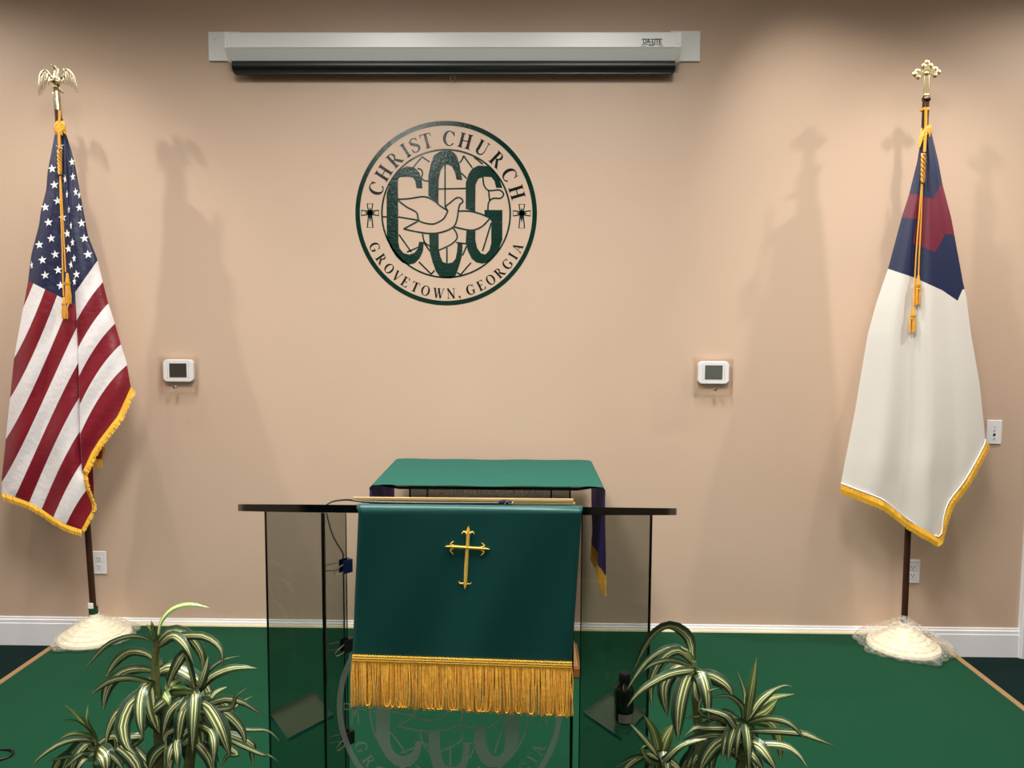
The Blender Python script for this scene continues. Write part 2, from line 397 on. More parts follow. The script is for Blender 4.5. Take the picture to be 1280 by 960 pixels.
def stem(x, w=ST, y0=0, y1=1, e=.085):
    return rect(x, y0, x + w, y1) + rect(x - e, y0, x + w + e, y0 + SF) + rect(x - e, y1 - SF, x + w + e, y1)
def glyph(c):
    """list of polygons, advance width (cap height 1)"""
    if c == 'I': return stem(.1), .37
    if c == 'H': return stem(.1) + stem(.62) + rect(.2, .47, .7, .47 + HA), .9
    if c == 'T': return stem(.33, e=.09) + rect(.03, .95, .80, 1) + [[(.03, 1), (.03, .74), (.06, .74), (.12, .95)], [(.80, 1), (.80, .74), (.77, .74), (.71, .95)]], .83
    if c == 'E': return stem(.1) + rect(.2, .95, .66, 1) + rect(.2, 0, .68, .05) + rect(.2, .49, .52, .49 + HA) + [[(.66, 1), (.66, .76), (.63, .76), (.56, .95)], [(.70, 0), (.74, .26), (.71, .26), (.58, .05)]] + rect(.49, .40, .53, .63), .78
    if c == 'U': return stem(.1, y0=.3)[:1] + rect(.015, .955, .355, 1) + rect(.66, .3, .71, 1) + rect(.58, .955, .80, 1) + stroke([(.185, .34), (.21, .15), (.40, .03), (.60, .12), (.685, .34)], [.2, .18, .09, .07, .065]), .85
    if c == 'V': return stroke([(.16, .98), (.45, .0)], [.19, .17], sm=False) + stroke([(.72, .98), (.46, .0)], [.055, .06], sm=False) + rect(.0, .955, .34, 1) + rect(.58, .955, .86, 1), .86
    if c == 'W': return stroke([(.15, .98), (.38, .0)], [.18, .16], sm=False) + stroke([(.58, .98), (.40, .0)], .055, sm=False) + stroke([(.54, .98), (.78, .0)], [.18, .16], sm=False) + stroke([(1.02, .98), (.80, .0)], .055, sm=False) + rect(0, .955, .30, 1) + rect(.42, .955, .70, 1) + rect(.90, .955, 1.14, 1), 1.16
    if c == 'N': return rect(.12, 0, .17, 1) + rect(.03, 0, .27, SF) + rect(.70, 0, .75, 1) + rect(.60, .955, .84, 1) + stroke([(.12, 1.0), (.73, .0)], [.19, .19], sm=False) + rect(.0, .955, .2, 1), .86
    if c == 'A': return stroke([(.42, 1.0), (.14, .02)], .055, sm=False) + stroke([(.42, 1.0), (.72, .02)], [.16, .19], sm=False) + rect(.22, .32, .62, .37) + rect(.0, 0, .26, SF) + rect(.55, 0, .90, SF), .9
    if c == 'R': return stem(.1) + ell(.34, .74, .30, .26, .15, .215, -90, 90) + rect(.2, .955, .36, 1) + rect(.2, .47, .36, .52) + stroke([(.40, .50), (.74, .02)], [.17, .19], sm=False) + rect(.66, 0, .90, SF), .88
    if c == 'O': return ell(.45, .5, .44, .52, .25, .46, 0, 360, 32), .9
    if c == 'C': return ell(.45, .5, .44, .52, .26, .455, 42, 318, 26, .03) + [[(.75, 1.0), (.79, 1.0), (.81, .66), (.76, .66)], [(.72, .80), (.78, .86), (.79, .70), (.765, .66)]], .84
    if c == 'G': return ell(.45, .5, .44, .52, .26, .455, 42, 312, 26, .03) + [[(.75, 1.0), (.79, 1.0), (.81, .66), (.76, .66)]] + rect(.64, .08, .81, .42) + rect(.54, .40, .90, .445), .9
    if c == 'S': return stroke([(.60, .80), (.50, .93), (.34, .97), (.17, .88), (.15, .72), (.32, .57), (.52, .42), (.58, .24), (.44, .06), (.26, .03), (.11, .14), (.07, .28)], [.06, .07, .07, .12, .19, .21, .21, .18, .09, .07, .07, .06]) + rect(.60, .68, .64, 1.0) + rect(.05, .0, .09, .34), .68
    if c == ',': return ell(.13, .08, .10, .10, 0, 0, 0, 360, 12) + stroke([(.20, .08), (.19, -.08), (.08, -.20)], [.07, .06, .02]), .26
    return [], .4

def emblem_parts():
    """shape lists in units where the emblem's outer radius is 419, origin at its centre, v up"""
    out = []
    def Z(x, y): return (x - 471.0, 471.0 - y)
    out.append(('ring', ell(0, 0, 419, 419, 398, 398, 0, 360, 120), 0))
    out.append(('inner_ring', ell(0, 0, 300, 294, 292, 286, 0, 360, 100), 1))
    def put(c, ang, r, h, bottom=False):
        polys, adv = glyph(c); res = []
        for p in polys:
            q = []
            for (u, v) in p:
                lu = (u - adv / 2) * h; lv = v * h
                if bottom:
                    a = math.radians(ang); x, y = lu, -r + lv
                    q.append((x * math.cos(a) - y * math.sin(a), x * math.sin(a) + y * math.cos(a)))
                else:
                    a = -math.radians(ang); x, y = lu, r + lv
                    q.append((x * math.cos(a) - y * math.sin(a), x * math.sin(a) + y * math.cos(a)))
            res.append(q)
        return res
    for c, a in zip('CHRISTCHURCH', (-70.5, -57.3, -43.6, -33, -25, -15.2, 2.3, 15, 29.2, 44, 58.6, 73)):
        out.append(('letter', put(c, a, 308, 66), 2))
    for c, a in zip('GROVETOWN,GEORGIA', (-65.3, -55.4, -46.6, -38.6, -31.2, -23.3, -15.2, -5.4, 3.6, 9.4, 18.2, 26.6, 34.6, 43, 51.3, 58.3, 65.2)):
        out.append(('letter', put(c, a, 387, 46, True), 2))
    for cx in (-351, 349):
        arms = []; L = [((0, 41), 14, 8), ((0, -67), 14, 6)]
        for (dx, dy), wd, w0 in [((0, 41), 13, 6), ((0, -67), 13, 6), ((-40, 0), 12, 6), ((40, 0), 12, 6)]:
            nx, ny = (1, 0) if dx == 0 else (0, 1)
            p = [(cx + nx * w0, 4 + ny * w0), (cx + dx + nx * wd, 4 + dy + ny * wd), (cx + dx - nx * wd, 4 + dy - ny * wd), (cx - nx * w0, 4 - ny * w0)]
            arms += stroke(p, 5.5, sm=False)
            arms += [[(cx + nx * 11, 4 + ny * 11), (cx + dx * .62, 4 + dy * .62), (cx - nx * 11, 4 - ny * 11)]]
        out.append(('side_cross', arms, 1))
    P1 = [(363, 355), (335, 355), (330, 322), (320, 308), (305, 304), (262, 304), (252, 310), (250, 322), (250, 600), (256, 628), (274, 650), (300, 657), (325, 648), (340, 630), (346, 598), (369, 598), (364, 640), (350, 672), (326, 696), (300, 703), (268, 694), (238, 665), (214, 626), (197, 585), (197, 380), (212, 338), (238, 296), (262, 270), (290, 255), (325, 259), (348, 283), (360, 318)]
    P2 = [(390, 388), (390, 300), (400, 250), (415, 207), (440, 190), (470, 185), (500, 188), (520, 206), (533, 245), (541, 285), (546, 318), (520, 316), (513, 285), (500, 258), (480, 248), (462, 251), (447, 275), (439, 310), (437, 345), (437, 428), (415, 408)]
    P3 = [(393, 560), (395, 640), (408, 690), (425, 735), (440, 755), (470, 765), (495, 765), (515, 754), (531, 710), (545, 660), (548, 604), (525, 604), (522, 642), (515, 675), (500, 692), (475, 697), (456, 690), (445, 665), (437, 630), (437, 556)]
    P4 = [(562, 448), (562, 330), (575, 290), (592, 265), (620, 252), (660, 254), (690, 275), (715, 310), (731, 352), (702, 352), (694, 322), (680, 304), (645, 302), (620, 312), (607, 340), (606, 460)]
    P5 = [(565, 545), (562, 600), (572, 640), (590, 675), (612, 692), (640, 697), (665, 690), (690, 665), (715, 630), (731, 588), (731, 452), (648, 452), (648, 480), (668, 486), (680, 502), (680, 600), (672, 635), (653, 655), (633, 650), (615, 626), (607, 590), (607, 543)]
    out.append(('monogram_letter', [[Z(*p) for p in P1]], 0))
    out.append(('monogram_letter', [[Z(*p) for p in P2]], 0)); out.append(('monogram_letter', [[Z(*p) for p in P3]], 0))
    out.append(('monogram_letter', [[Z(*p) for p in P4], [Z(*p) for p in P5]], 0))
    dv = []
    for ln in ([(250, 405), (300, 402), (370, 393), (415, 410), (445, 435), (478, 455)], [(250, 410), (290, 440), (335, 465), (348, 503), (400, 517), (432, 510), (462, 490), (480, 455)],
               [(345, 502), (275, 540)], [(275, 540), (340, 553), (400, 560), (455, 553), (505, 530), (522, 495), (528, 455), (535, 428), (549, 415), (540, 400), (520, 398), (490, 420), (470, 438), (478, 455)],
               [(530, 458), (580, 458), (630, 470), (675, 489)], [(675, 489), (640, 525), (605, 542), (570, 543), (510, 530)]):
        dv += stroke([Z(*p) for p in ln], 7.5)
    out.append(('dove', dv, 1))
    gl = []
    for ln in ([(467, 250), (467, 438)], [(437, 358), (562, 355)], [(172, 485), (200, 485)], [(250, 485), (340, 499)], [(253, 565), (310, 645)], [(290, 645), (345, 622)],
               [(345, 690), (402, 746)], [(402, 746), (418, 728)], [(586, 693), (538, 748)], [(538, 748), (522, 738)], [(505, 535), (520, 560), (520, 585), (490, 612), (438, 636)], [(518, 601), (564, 606)],
               [(475, 625), (475, 697)], [(566, 616), (548, 660)], [(362, 213), (322, 258)], [(362, 213), (396, 236)], [(340, 266), (356, 270), (364, 288), (358, 308), (372, 320), (390, 322)],
               [(552, 208), (546, 224), (534, 240)], [(552, 208), (592, 262)], [(600, 214), (640, 246)], [(541, 285), (566, 310)], [(641, 302), (646, 340), (668, 364), (716, 362), (736, 380), (722, 399), (688, 400), (668, 418), (664, 452)],
               [(667, 364), (672, 408)], [(362, 562), (372, 600), (396, 618)], [(680, 510), (640, 640)], [(367, 600), (396, 640)]):
        out.append(('window_leading', stroke([Z(*p) for p in ln], 7), 1))
    return out
EMB = emblem_parts()

c0 = Vector(P(557.5, 267.5, WALL)); K = (Vector(P(671, 267.5, WALL)) - Vector(P(444, 267.5, WALL))).length / 2 / 419.0
em = thing('wall_emblem', 'round dark green lettered emblem with dove, mounted on the beige wall', 'emblem', (c0.x, WALL - .001, c0.z))
for n, polys, mi in EMB:
    mb = MB(); d = .001 + (.0004 if n == 'dove' else .0002 if n == 'window_leading' else 0)
    for p in polys:
        mb.add([(c0.x + u * K, WALL - d, c0.z + v * K) for u, v in p], [tuple(range(len(p)))])
    o = mb.build(n, M['vinylblack'] if mi == 2 else M['vinyl'], em)

# ------------------------------------------------------------------ projection screen
scr = thing('projection_screen', 'long white wall-mounted projection screen case with black roller, above the emblem', 'screen', (-.35, WALL, 2.8))
xa, zt = P(281, 40, WALL)[0] + .015, P(281, 40, WALL - .1)[2]
D1 = .105
xa, _, zt = P(281, 41, WALL - D1); xb = P(851, 41, WALL - D1)[0]; zm = P(566, 59, WALL - D1)[2]; zb = P(566, 76, WALL - .07)[2]
mb = MB(); mb.prism([(.012, zt + .004), (D1 - .006, zt + .004), (D1, zt), (D1, zm), (D1 - .004, zm - .003), (.066, zb), (.05, zb), (.05, zb + .02), (.012, zb + .02)], xa, xb, fn=lambda d, z, t: (t, WALL - d, z))
case = mb.build('case', M['case'], scr, bevel=.0015)
for x, s in ((xa, 1), (xb, -1)):
    mb = MB(); mb.prism([(.010, zt + .007), (D1 - .004, zt + .007), (D1 + .003, zt + .002), (D1 + .003, zm - .001), (.064, zb - .004), (.010, zb - .004)], min(x - s * .003, x + s * .022), max(x - s * .003, x + s * .022), fn=lambda d, z, t: (t, WALL - d, z))
    ec = mb.build('end_cap', M['case'], scr, bevel=.001)
    mb = MB(); mb.ball((x + s * .012, WALL - D1 - .003, zm + .012), .0025, 8); mb.build('screw', M['chrome'], ec, smooth=True)
    mb = MB(); mb.ball((x + s * .012, WALL - .071, zb + .004), .003, 8); mb.build('screw', M['chrome'], ec, smooth=True)
for (px0, px1, py0, py1) in ((260, 300, 39.5, 76), (838, 875, 38.5, 76.5)):
    a = P(px0, py0, WALL - .012); b = P(px1, py1, WALL - .012)
    mb = MB(); mb.box((a[0], WALL - .012, b[2]), (b[0], WALL - .0006, a[2])); pl = mb.build('wall_bracket', M['case'], scr, bevel=.002)
    mb = MB(); mb.ball(((a[0] if px0 < 500 else b[0]) + (.03 if px0 < 500 else -.065), WALL - .0125, a[2] - .035), .0025, 8); mb.build('screw', M['plastgrey'], pl)
ra = P(292.5, 85, WALL - .045); rb = P(842.5, 85, WALL - .045); rr = .030
mb = MB(); mb.tube([(ra[0], WALL - .045, ra[2] + .006), (rb[0], WALL - .045, ra[2] + .006)], rr, 20, smooth=1); mb.build('roller', M['blackfab'], scr, smooth=True)
zbar = P(566, 93.5, WALL - .045)[2]
mb = MB(); mb.box((ra[0] + .004, WALL - .052, zbar), (rb[0] - .004, WALL - .038, zbar + .03)); bar = mb.build('bottom_bar', M['blackfab'], scr, bevel=.003)
pr = P(566, 97, WALL - .045)
mb = MB(); th = [2 * math.pi * i / 14 for i in range(15)]
mb.tube([(pr[0] + .012 * math.cos(a), WALL - .045, zbar - .015 + .017 * math.sin(a)) for a in th], .0016, 6, smooth=1, cap=False)
mb.build('pull_ring', M['chrome'], scr, smooth=True)
def text_mesh(body, size, m, name, parent, loc, rot=(math.pi/2, 0, 0), shear=0, align='CENTER', offset=0, sx=1, space=1.0):
    c = bpy.data.curves.new(name, 'FONT'); c.body = body; c.size = size; c.align_x = align; c.shear = shear; c.offset = offset; c.space_character = space
    o = bpy.data.objects.new(name, c); COL.objects.link(o)
    dg = bpy.context.evaluated_depsgraph_get(); me = bpy.data.meshes.new_from_object(o.evaluated_get(dg))
    bpy.data.objects.remove(o)
    R4 = Matrix.Translation(Vector(loc)) @ Matrix.Rotation(rot[2], 4, 'Z') @ Matrix.Rotation(rot[0], 4, 'X') @ Matrix.Diagonal((sx, 1, 1, 1))
    me.transform(R4); me.materials.clear(); me.materials.append(m)
    o = bpy.data.objects.new(name, me); COL.objects.link(o)
    o.parent = parent; o.matrix_parent_inverse = Matrix.Translation(-parent.location)
    return o
tp = P(815, 54.3, WALL - D1 - .001)
lg = text_mesh('DA-LITE', .030, M['print'], 'maker_lettering', case, (tp[0], WALL - D1 - .0008, tp[2]), sx=.78, offset=.0008)
mb = MB()
for (x0, x1, y0, y1) in ((802, 828, 48.8, 49.6), (802, 828, 55.3, 55.9), (811, 818, 56.4, 57.3), (801, 808, 57.4, 57.9), (823, 829, 57.2, 57.7)):
    a = P(x0, y0, WALL - D1 - .0008); b = P(x1, y1, WALL - D1 - .0008); mb.box((a[0], WALL - D1 - .0009, b[2]), (b[0], WALL - D1 - .0005, a[2]))
mb.build('maker_rule', M['print'], case)

# ------------------------------------------------------------------ thermostats in clear guards
def rrect(cx, cz, hw, hh, r, n=5, bulge=0):
    pts = []
    for (sx, sz, a0) in ((1, 1, 0), (-1, 1, 90), (-1, -1, 180), (1, -1, 270)):
        for i in range(n + 1):
            a = math.radians(a0 + 90 * i / n); pts.append((cx + sx * (hw - r) + r * math.cos(a), cz + sz * (hh - r) + r * math.sin(a)))
    return pts
def shell(mb, cx, cz, hw, hh, d0, d1, t, r):
    """hollow clear box: front face and four walls"""
    o = rrect(cx, cz, hw, hh, r); n = len(o); i_ = rrect(cx, cz, hw - t, hh - t, max(r - t, .001))
    f = lambda u, v, d: (u, WALL - d, v)
    mb.add([f(u, v, d0) for u, v in o] + [f(u, v, d1) for u, v in o], [tuple(range(n, 2 * n))] + [(k, (k + 1) % n, n + (k + 1) % n, n + k) for k in range(n)])
    mb.add([f(u, v, d0) for u, v in i_] + [f(u, v, d1 - t) for u, v in i_], [tuple(range(2 * n - 1, n - 1, -1))] + [(n + k, n + (k + 1) % n, (k + 1) % n, k) for k in range(n)])
    mb.add([f(u, v, d0) for u, v in o] + [f(u, v, d0) for u, v in i_], [(k, (k + 1) % n, n + (k + 1) % n, n + k) for k in range(n)])
def thermostat(px, py, label, lcd, glabel, tilt=0):
    c = P(px, py, WALL)
    t = thing('thermostat', label, 'thermostat', (c[0], WALL, c[2]))
    body = []
    hw, hh = .071, .053
    for (u, v) in rrect(0, 0, hw, hh, .016):
        u += (.006 * (1 - (v / hh) ** 2)) * (1 if u > 0 else -1); v += .004 * (1 - (u / hw) ** 2 if abs(u) < hw else 0) * (1 if v > 0 else -1); body.append((c[0] + u, c[2] + v))
    mb = MB(); mb.prism(body, .004, .026, fn=lambda u, v, d: (u, WALL - d, v)); bd = mb.build('body', M['plastwhite'], t, bevel=.004)
    mb = MB(); mb.prism(rrect(c[0], c[2] + .002, .042, .034, .002),   .0255, .0275, fn=lambda u, v, d: (u, WALL - d, v)); mb.build('screen', lcd, t)
    mb = MB()
    for u in (-.052, .052): mb.box((c[0] + u - .0008, WALL - .0266, c[2] - .04), (c[0] + u + .0008, WALL - .0258, c[2] + .04))
    mb.build('seam', M['plastgrey'], bd)
    g = thing('thermostat_guard', glabel, 'guard', (c[0], WALL, c[2]))
    gz = c[2] - .018
    mb = MB(); mb.prism(rrect(c[0], gz, .097, .098, .008), .0005, .0035, fn=lambda u, v, d: (u, WALL - d, v)); mb.build('base_plate', M['acrylic'], g)
    mb = MB(); shell(mb, c[0], gz, .088, .088, .004, .062, .003, .012); mb.build('cover', M['acrylic'], g)
    mb = MB(); mb.prism(rrect(c[0], c[2] - .084, .076, .012, .003), .004, .050, fn=lambda u, v, d: (u, WALL - d, v)); mb.build('lower_ledge', M['acrylic'], g)
    mb = MB(); mb.lathe([(.0, .072), (.006, .072), (.008, .068), (.008, .052), (0, .052)], n=12); mb.v = [(c[0] + x, WALL - z, c[2] - .078 + y) for x, y, z in mb.v]; mb.build('lock', M['chrome'], g, smooth=True)
thermostat(225.5, 463, 'white thermostat with a dark screen on the wall near the striped flag', M['lcddark'], 'clear plastic lock box over the thermostat near the striped flag')
thermostat(890.5, 465.5, 'white thermostat with a grey-green screen on the wall near the white flag', M['lcd'], 'clear plastic lock box over the thermostat near the white flag')

# ------------------------------------------------------------------ wall plates
def plate(px, py, name, label, cat):
    c = P(px, py, WALL); t = thing(name, label, cat, (c[0], WALL, c[2]))
    mb = MB(); mb.prism(rrect(c[0], c[2], .036, .058, .003), .0, .006, fn=lambda u, v, d: (u, WALL - d, v)); mb.build('plate', M['plastwhite'], t, bevel=.002)
    return t, c
for px, py, lb in ((124.5, 703, 'white wall outlet half hidden behind the pole of the striped flag'), (1140, 714, 'white wall outlet half hidden behind the pole of the white flag')):
    t, c = plate(px, py, 'wall_outlet', lb, 'outlet')
    for dz in (.020, -.020):
        mb = MB(); mb.prism(rrect(c[0], c[2] + dz, .0165, .0145, .006), .005, .0075, fn=lambda u, v, d: (u, WALL - d, v)); rc = mb.build('receptacle', M['plastwhite'], t)
        mb = MB()
        for dx in (-.0065, .0065): mb.box((c[0] + dx - .0012, WALL - .0078, c[2] + dz - .001), (c[0] + dx + .0012, WALL - .0074, c[2] + dz + .008))
        mb.box((c[0] - .0022, WALL - .0078, c[2] + dz - .009), (c[0] + .0022, WALL - .0074, c[2] + dz - .0045)); mb.build('slot', M['hole'], rc)
t, c = plate(1242, 540, 'jack_plate', 'white wall plate with small round jacks beside the white flag', 'wall plate')
for k, (dz, r, m) in enumerate(((.027, .0035, 'plastgrey'), (.009, .0045, 'plastgrey'), (-.012, .006, 'hole'), (-.03, .0045, 'plastgrey'))):
    mb = MB(); mb.prism([(c[0] + r * math.cos(a), c[2] + dz + r * math.sin(a)) for a in [2 * math.pi * i / 10 for i in range(10)]], .004, .0085, fn=lambda u, v, d: (u, WALL - d, v)); mb.build('jack', M[m], t)

# ------------------------------------------------------------------ flags
YP = 3.555
def pole_and_base(t, base, top, xoff=0):
    b = Vector(base); tp_ = Vector(top)
    mb = MB(); mb.tube([tuple(b + (tp_ - b) * .02), tuple(tp_)], .0145, 14, smooth=1); mb.build('pole', M['pole'], t, smooth=True)
    prof = [(.0, .001), (.158, .001), (.162, .008), (.158, .020), (.140, .028), (.137, .035), (.118, .043), (.114, .050), (.094, .057), (.090, .064), (.070, .071), (.066, .078), (.046, .084), (.040, .094), (.024, .100), (.022, .118), (.0, .118)]
    mb = MB(); mb.lathe(prof, (b.x, b.y, 0), 36); mb.build('base', M['standcream'], t, smooth=True)

def us_flag():
    base = (P(119, 792, YP)[0], YP, 0); top = P(71.5, 124, YP - .005)
    t = thing('flag', 'striped flag with white stars on blue, gold fringe and eagle finial on a standing pole', 'flag', base)
    pole_and_base(t, base, top)
    # plastic cover
    rnd = random.Random(3)
    ph = [rnd.uniform(0, 6.28) for _ in range(6)]
    def wob(a, r, z): return 1 + (.06 * math.sin(3 * a + ph[0]) + .035 * math.sin(7 * a + ph[1] + z * 30) + .03 * math.sin(13 * a + ph[2] - z * 40)) * min(1, r / .1)
    prof = [(.176, .002), (.186, .010), (.184, .022), (.168, .036), (.148, .046), (.124, .060), (.100, .075), (.075, .090), (.052, .100), (.030, .112)]
    mb = MB(); mb.lathe(prof, base, 72, wob=wob); mb.f = [f for f in mb.f if len(f) == 4]; mb.m = [0] * len(mb.f)
    for i, v in enumerate(mb.v): 
        if v[1] > WALL - .022: mb.v[i] = (v[0], WALL - .022 - .0005 * (i % 3), v[2])
    mb.build('plastic_cover', M['bag'], t, smooth='keep')
    dr = (Vector(top) - Vector(base)).normalized()
    q = Vector(base) + dr * .125
    mb = MB(); mb.tube([tuple(Vector(base) + dr * .10), tuple(Vector(base) + dr * .15)], .021, 10, smooth=1); mb.build('green_collar', M['greentape'], t, smooth=True)
    mb = MB(); c = Vector(base) + dr * .162; mb.box((c.x - .014, c.y - .022, c.z - .014), (c.x + .012, c.y - .016, c.z + .014)); mb.build('white_tag', M['plastwhite'], t, bevel=.003)
    # ---- cloth
    LE = [(148, 73.5), (155, 71), (170, 68), (215, 59.4), (237, 57.8), (265, 50.8), (281, 48.8), (319, 39), (352, 35), (377, 30.5), (428, 21), (449, 17.5), (499, 12.4), (545, 7.3), (560, 6.2), (598, 2.2), (616, 2)]
    RE = [(148, 77.5), (155, 79.5), (163, 81), (187, 89), (207, 94), (240, 100), (273, 106), (290, 109), (300, 112), (322, 121), (350, 128), (378, 135), (402, 143), (430, 151), (452, 158), (484, 163.5)]
    FO = [(148, 76), (155, 77), (165, 79), (200, 81), (240, 83.5), (290, 86.5), (330, 90), (360, 94), (400, 96), (430, 97.5), (480, 99.5), (540, 100.5), (580, 102.5), (600, 103)]
    BOT = [(2, 616), (18, 621), (36, 627.5), (53, 637), (67, 647), (83, 656), (102, 662)]            # bottom edge x -> y
    LOWR = [(484, 163.5), (520, 147), (550, 124), (566, 114), (588, 104)]                            # right panel lower edge y -> x
    TAIL = [(588, 104), (600, 104.5), (612, 107), (630, 114.5), (637, 115.5), (648, 109), (662, 102)]
    lp = {0: [(41, 354), (31, 380)], 1: [(57, 363), (31, 421), (27.3, 430), (19, 448)], 2: [(71, 370), (52, 420), (47, 430), (30, 466), (14, 494)], 3: [(78, 403), (68.5, 420), (58, 449), (41, 489), (33.5, 502), (7, 547)],
          4: [(96, 410), (91, 420), (67, 465), (60, 490), (42, 525), (26, 560), (3.6, 604)], 5: [(97, 452), (73, 499), (63, 525), (49, 560), (31, 591), (18, 621)], 6: [(99, 499), (76, 537), (68, 560), (54, 583), (37, 627)],
          7: [(100.6, 541), (88, 560), (76, 581), (64, 607), (53, 636)], 8: [(102, 578), (86, 604), (74, 626), (67, 647)], 9: [(106, 613), (95, 633), (83, 656)]}
    rp = {0: [(121, 328), (97, 361)], 1: [(128, 351), (100, 392), (95, 403)], 2: [(135, 380), (105, 420), (99, 433)], 3: [(144, 402.6), (132, 420), (105, 458), (99, 474)], 4: [(151, 432), (131, 453.5), (105, 490), (100, 503)], 5: [(157.5, 456), (134, 484), (109, 520.6), (100.6, 545)]}
    def fit(d, terms):
        A = []; b = []
        for s, pp in d.items():
            for x, y in pp: A.append(terms((x - 80) / 80, (y - 480) / 130)); b.append(s)
        co = np.linalg.lstsq(np.array(A), np.array(b, float), rcond=None)[0]
        return lambda x, y: float(np.dot(co, terms((x - 80) / 80, (y - 480) / 130)))
    sl_ = fit(lp, lambda u, v: np.array([1, u, v, u * u, u * v, v * v, u * u * u, u * u * v, u * v * v, v * v * v]))
    sr_ = fit(rp, lambda u, v: np.array([1, u, v, u * u, u * v, v * v]))
    sl = lambda x, y: min(9.96, max(-.96, sl_(x, y)))
    sr = lambda x, y: min(5.97, max(.01, sr_(x, y)))
    cl = lambda x, y: (352 + max(0, (x - 37)) * .50) - y
    crr = lambda x, y: (361 - (x - 97) * 1.42) - y
    def amp(y): return .012 + .075 * min(1, max(0, (y - 148) / 400))
    def dl(x, y):
        a = interp(LE, min(y, 616)); b = interp(FO, min(y, 600)) + 3; 
        b += 12 * min(1, max(0, (y - 550) / 50)) ** 2
        s = min(1, max(0, (x - a) / (b - a)))
        A = amp(y)
        return YP - .018 - A * (math.sin(math.pi * (.06 + .80 * s)) ** .75) + A * .22 * math.sin(9.5 * s + y * .006) - .0035 * math.sin(y * .11 + x * .16) * A / .1
    def drr(x, y):
        a = interp(FO, min(y, 600)); b = interp(RE, min(y, 484)) if y < 484 else interp(LOWR, min(y, 588)) + 2
        if y >= 484: b = 163.5
        s = min(1, max(0, (x - a) / (b - a))); A = amp(y)
        return YP - .020 - A * 1.05 * (math.sin(math.pi * (.30 + .64 * s)) ** .8) + A * .10 * math.sin(8 * s + 1 + y * .008) - .0035 * math.sin(y * .12 + x * .17) * A / .1
    # left panel: rows in y, columns in t
    def panel(rows, ncol, xl, xr, dep, sf, cf, tuck=None):
        mb = MB(); uv = []; n = ncol + 1
        for y0 in rows:
            a, b = xl(y0), xr(y0)
            for i in range(n):
                x = a + (b - a) * i / ncol
                y = y0
                mb.v.append(P(x, y, dep(x, y))); uv.append((sf(x, y), cf(x, y) / 100))
        R_ = len(rows)
        mb.f = [(r * n + i, r * n + i + 1, (r + 1) * n + i + 1, (r + 1) * n + i) for r in range(R_ - 1) for i in range(ncol)]; mb.m = [0] * len(mb.f)
        return mb, uv
    by = lambda x: float(np.interp(x, [p[0] for p in BOT], [p[1] for p in BOT]))
    bx = lambda y: float(np.interp(y, [p[1] for p in BOT], [p[0] for p in BOT]))
    rowsL = list(np.linspace(148, 662, 112))
    mbL, uvL = panel(rowsL, 22, lambda y: interp(LE, y) if y <= 616 else bx(y), lambda y: interp(FO, y) + 2.5 if y < 588 else interp(TAIL, y), dl, sl, cl)
    rowsR = list(np.linspace(148, 588, 102))
    mbR, uvR = panel(rowsR, 22, lambda y: interp(FO, y), lambda y: interp(RE, y) if y <= 484 else interp(LOWR, y), drr, sr, crr)
    # rolled-back front edge of the right panel
    o = len(mbL.v); mbL.v += mbR.v; mbL.f += [tuple(i + o for i in f) for f in mbR.f]; uvL += uvR
    hem = MB(); uvh = []
    for y in rowsR:
        x = interp(FO, y); Y = drr(x, y)
        for k, (dx, dY) in enumerate(((0, 0), (-.6, .006), (.4, .014), (3, .03), (9, .045))):
            hem.v.append(P(x + dx * min(1, amp(y) / .08), y, Y + dY * amp(y) / .08)); uvh.append((sr(x - k * 1.0, y), crr(x, y) / 100))
    n = 5; o = len(mbL.v); mbL.v += hem.v; uvL += uvh
    mbL.f += [(o + r * n + i, o + r * n + i + 1, o + (r + 1) * n + i + 1, o + (r + 1) * n + i) for r in range(len(rowsR) - 1) for i in range(n - 1)]
    # back layer behind the pole
    bk = MB(); uvb = []; n = 15
    rowsB = list(np.linspace(148, 566, 50))
    for y in rowsB:
        a = interp(LE, y) + .3; b = (interp(RE, y) if y <= 484 else 163.5 - (y - 484) * .50) - .3
        for i in range(n):
            s = i / (n - 1); x = a + (b - a) * s; A = amp(y)
            ya = dl(a, y) if True else 0; yb = drr(interp(RE, min(y, 484)), min(y, 484))
            Y = ya * (1 - s) + yb * s + (.028 + .55 * A) * math.sin(math.pi * s) + A * .10 * math.sin(14 * s) * math.sin(math.pi * s)
            bk.v.append(P(x, y, min(Y, WALL - .03))); uvb.append((sl(interp(LE, y), y) + s * 3 + 3, ((345 - y) / 100)))
    o = len(mbL.v); mbL.v += bk.v; uvL += uvb
    mbL.f += [(o + r * n + i, o + r * n + i + 1, o + (r + 1) * n + i + 1, o + (r + 1) * n + i) for r in range(len(rowsB) - 1) for i in range(n - 1)]
    mbL.m = [0] * len(mbL.f)
    cloth = mbL.build('flag_cloth', M['usflag'], t, smooth='keep', uv=uvL)
    # stars
    stars = [(65, 211, 1), (68, 231, 1), (72, 251, 1), (56.5, 259, 1), (60.6, 278, 1), (75, 183, 1), (78, 272, 1), (90, 202.5, .75), (91, 221, .6), (94.5, 240, .55), (99, 244, .4), (99, 259.5, .85), (102, 279, .95), (81.5, 224, .5), (83.8, 243, .3), (86, 262, .3), (88.6, 282, .3),
             (64, 298, 1), (49, 306, 1), (69, 318, 1), (53, 325, 1), (72.6, 337.5, 1), (56.5, 344, 1), (39.6, 331.5, .35), (76, 357, 1), (84, 292, .8), (85.5, 311, .8), (89, 331, .6), (92.5, 323, .5), (90.6, 303, .5), (105.5, 298, 1.1), (110, 318, 1.1), (95.6, 343, .85), (93, 352, .45)]
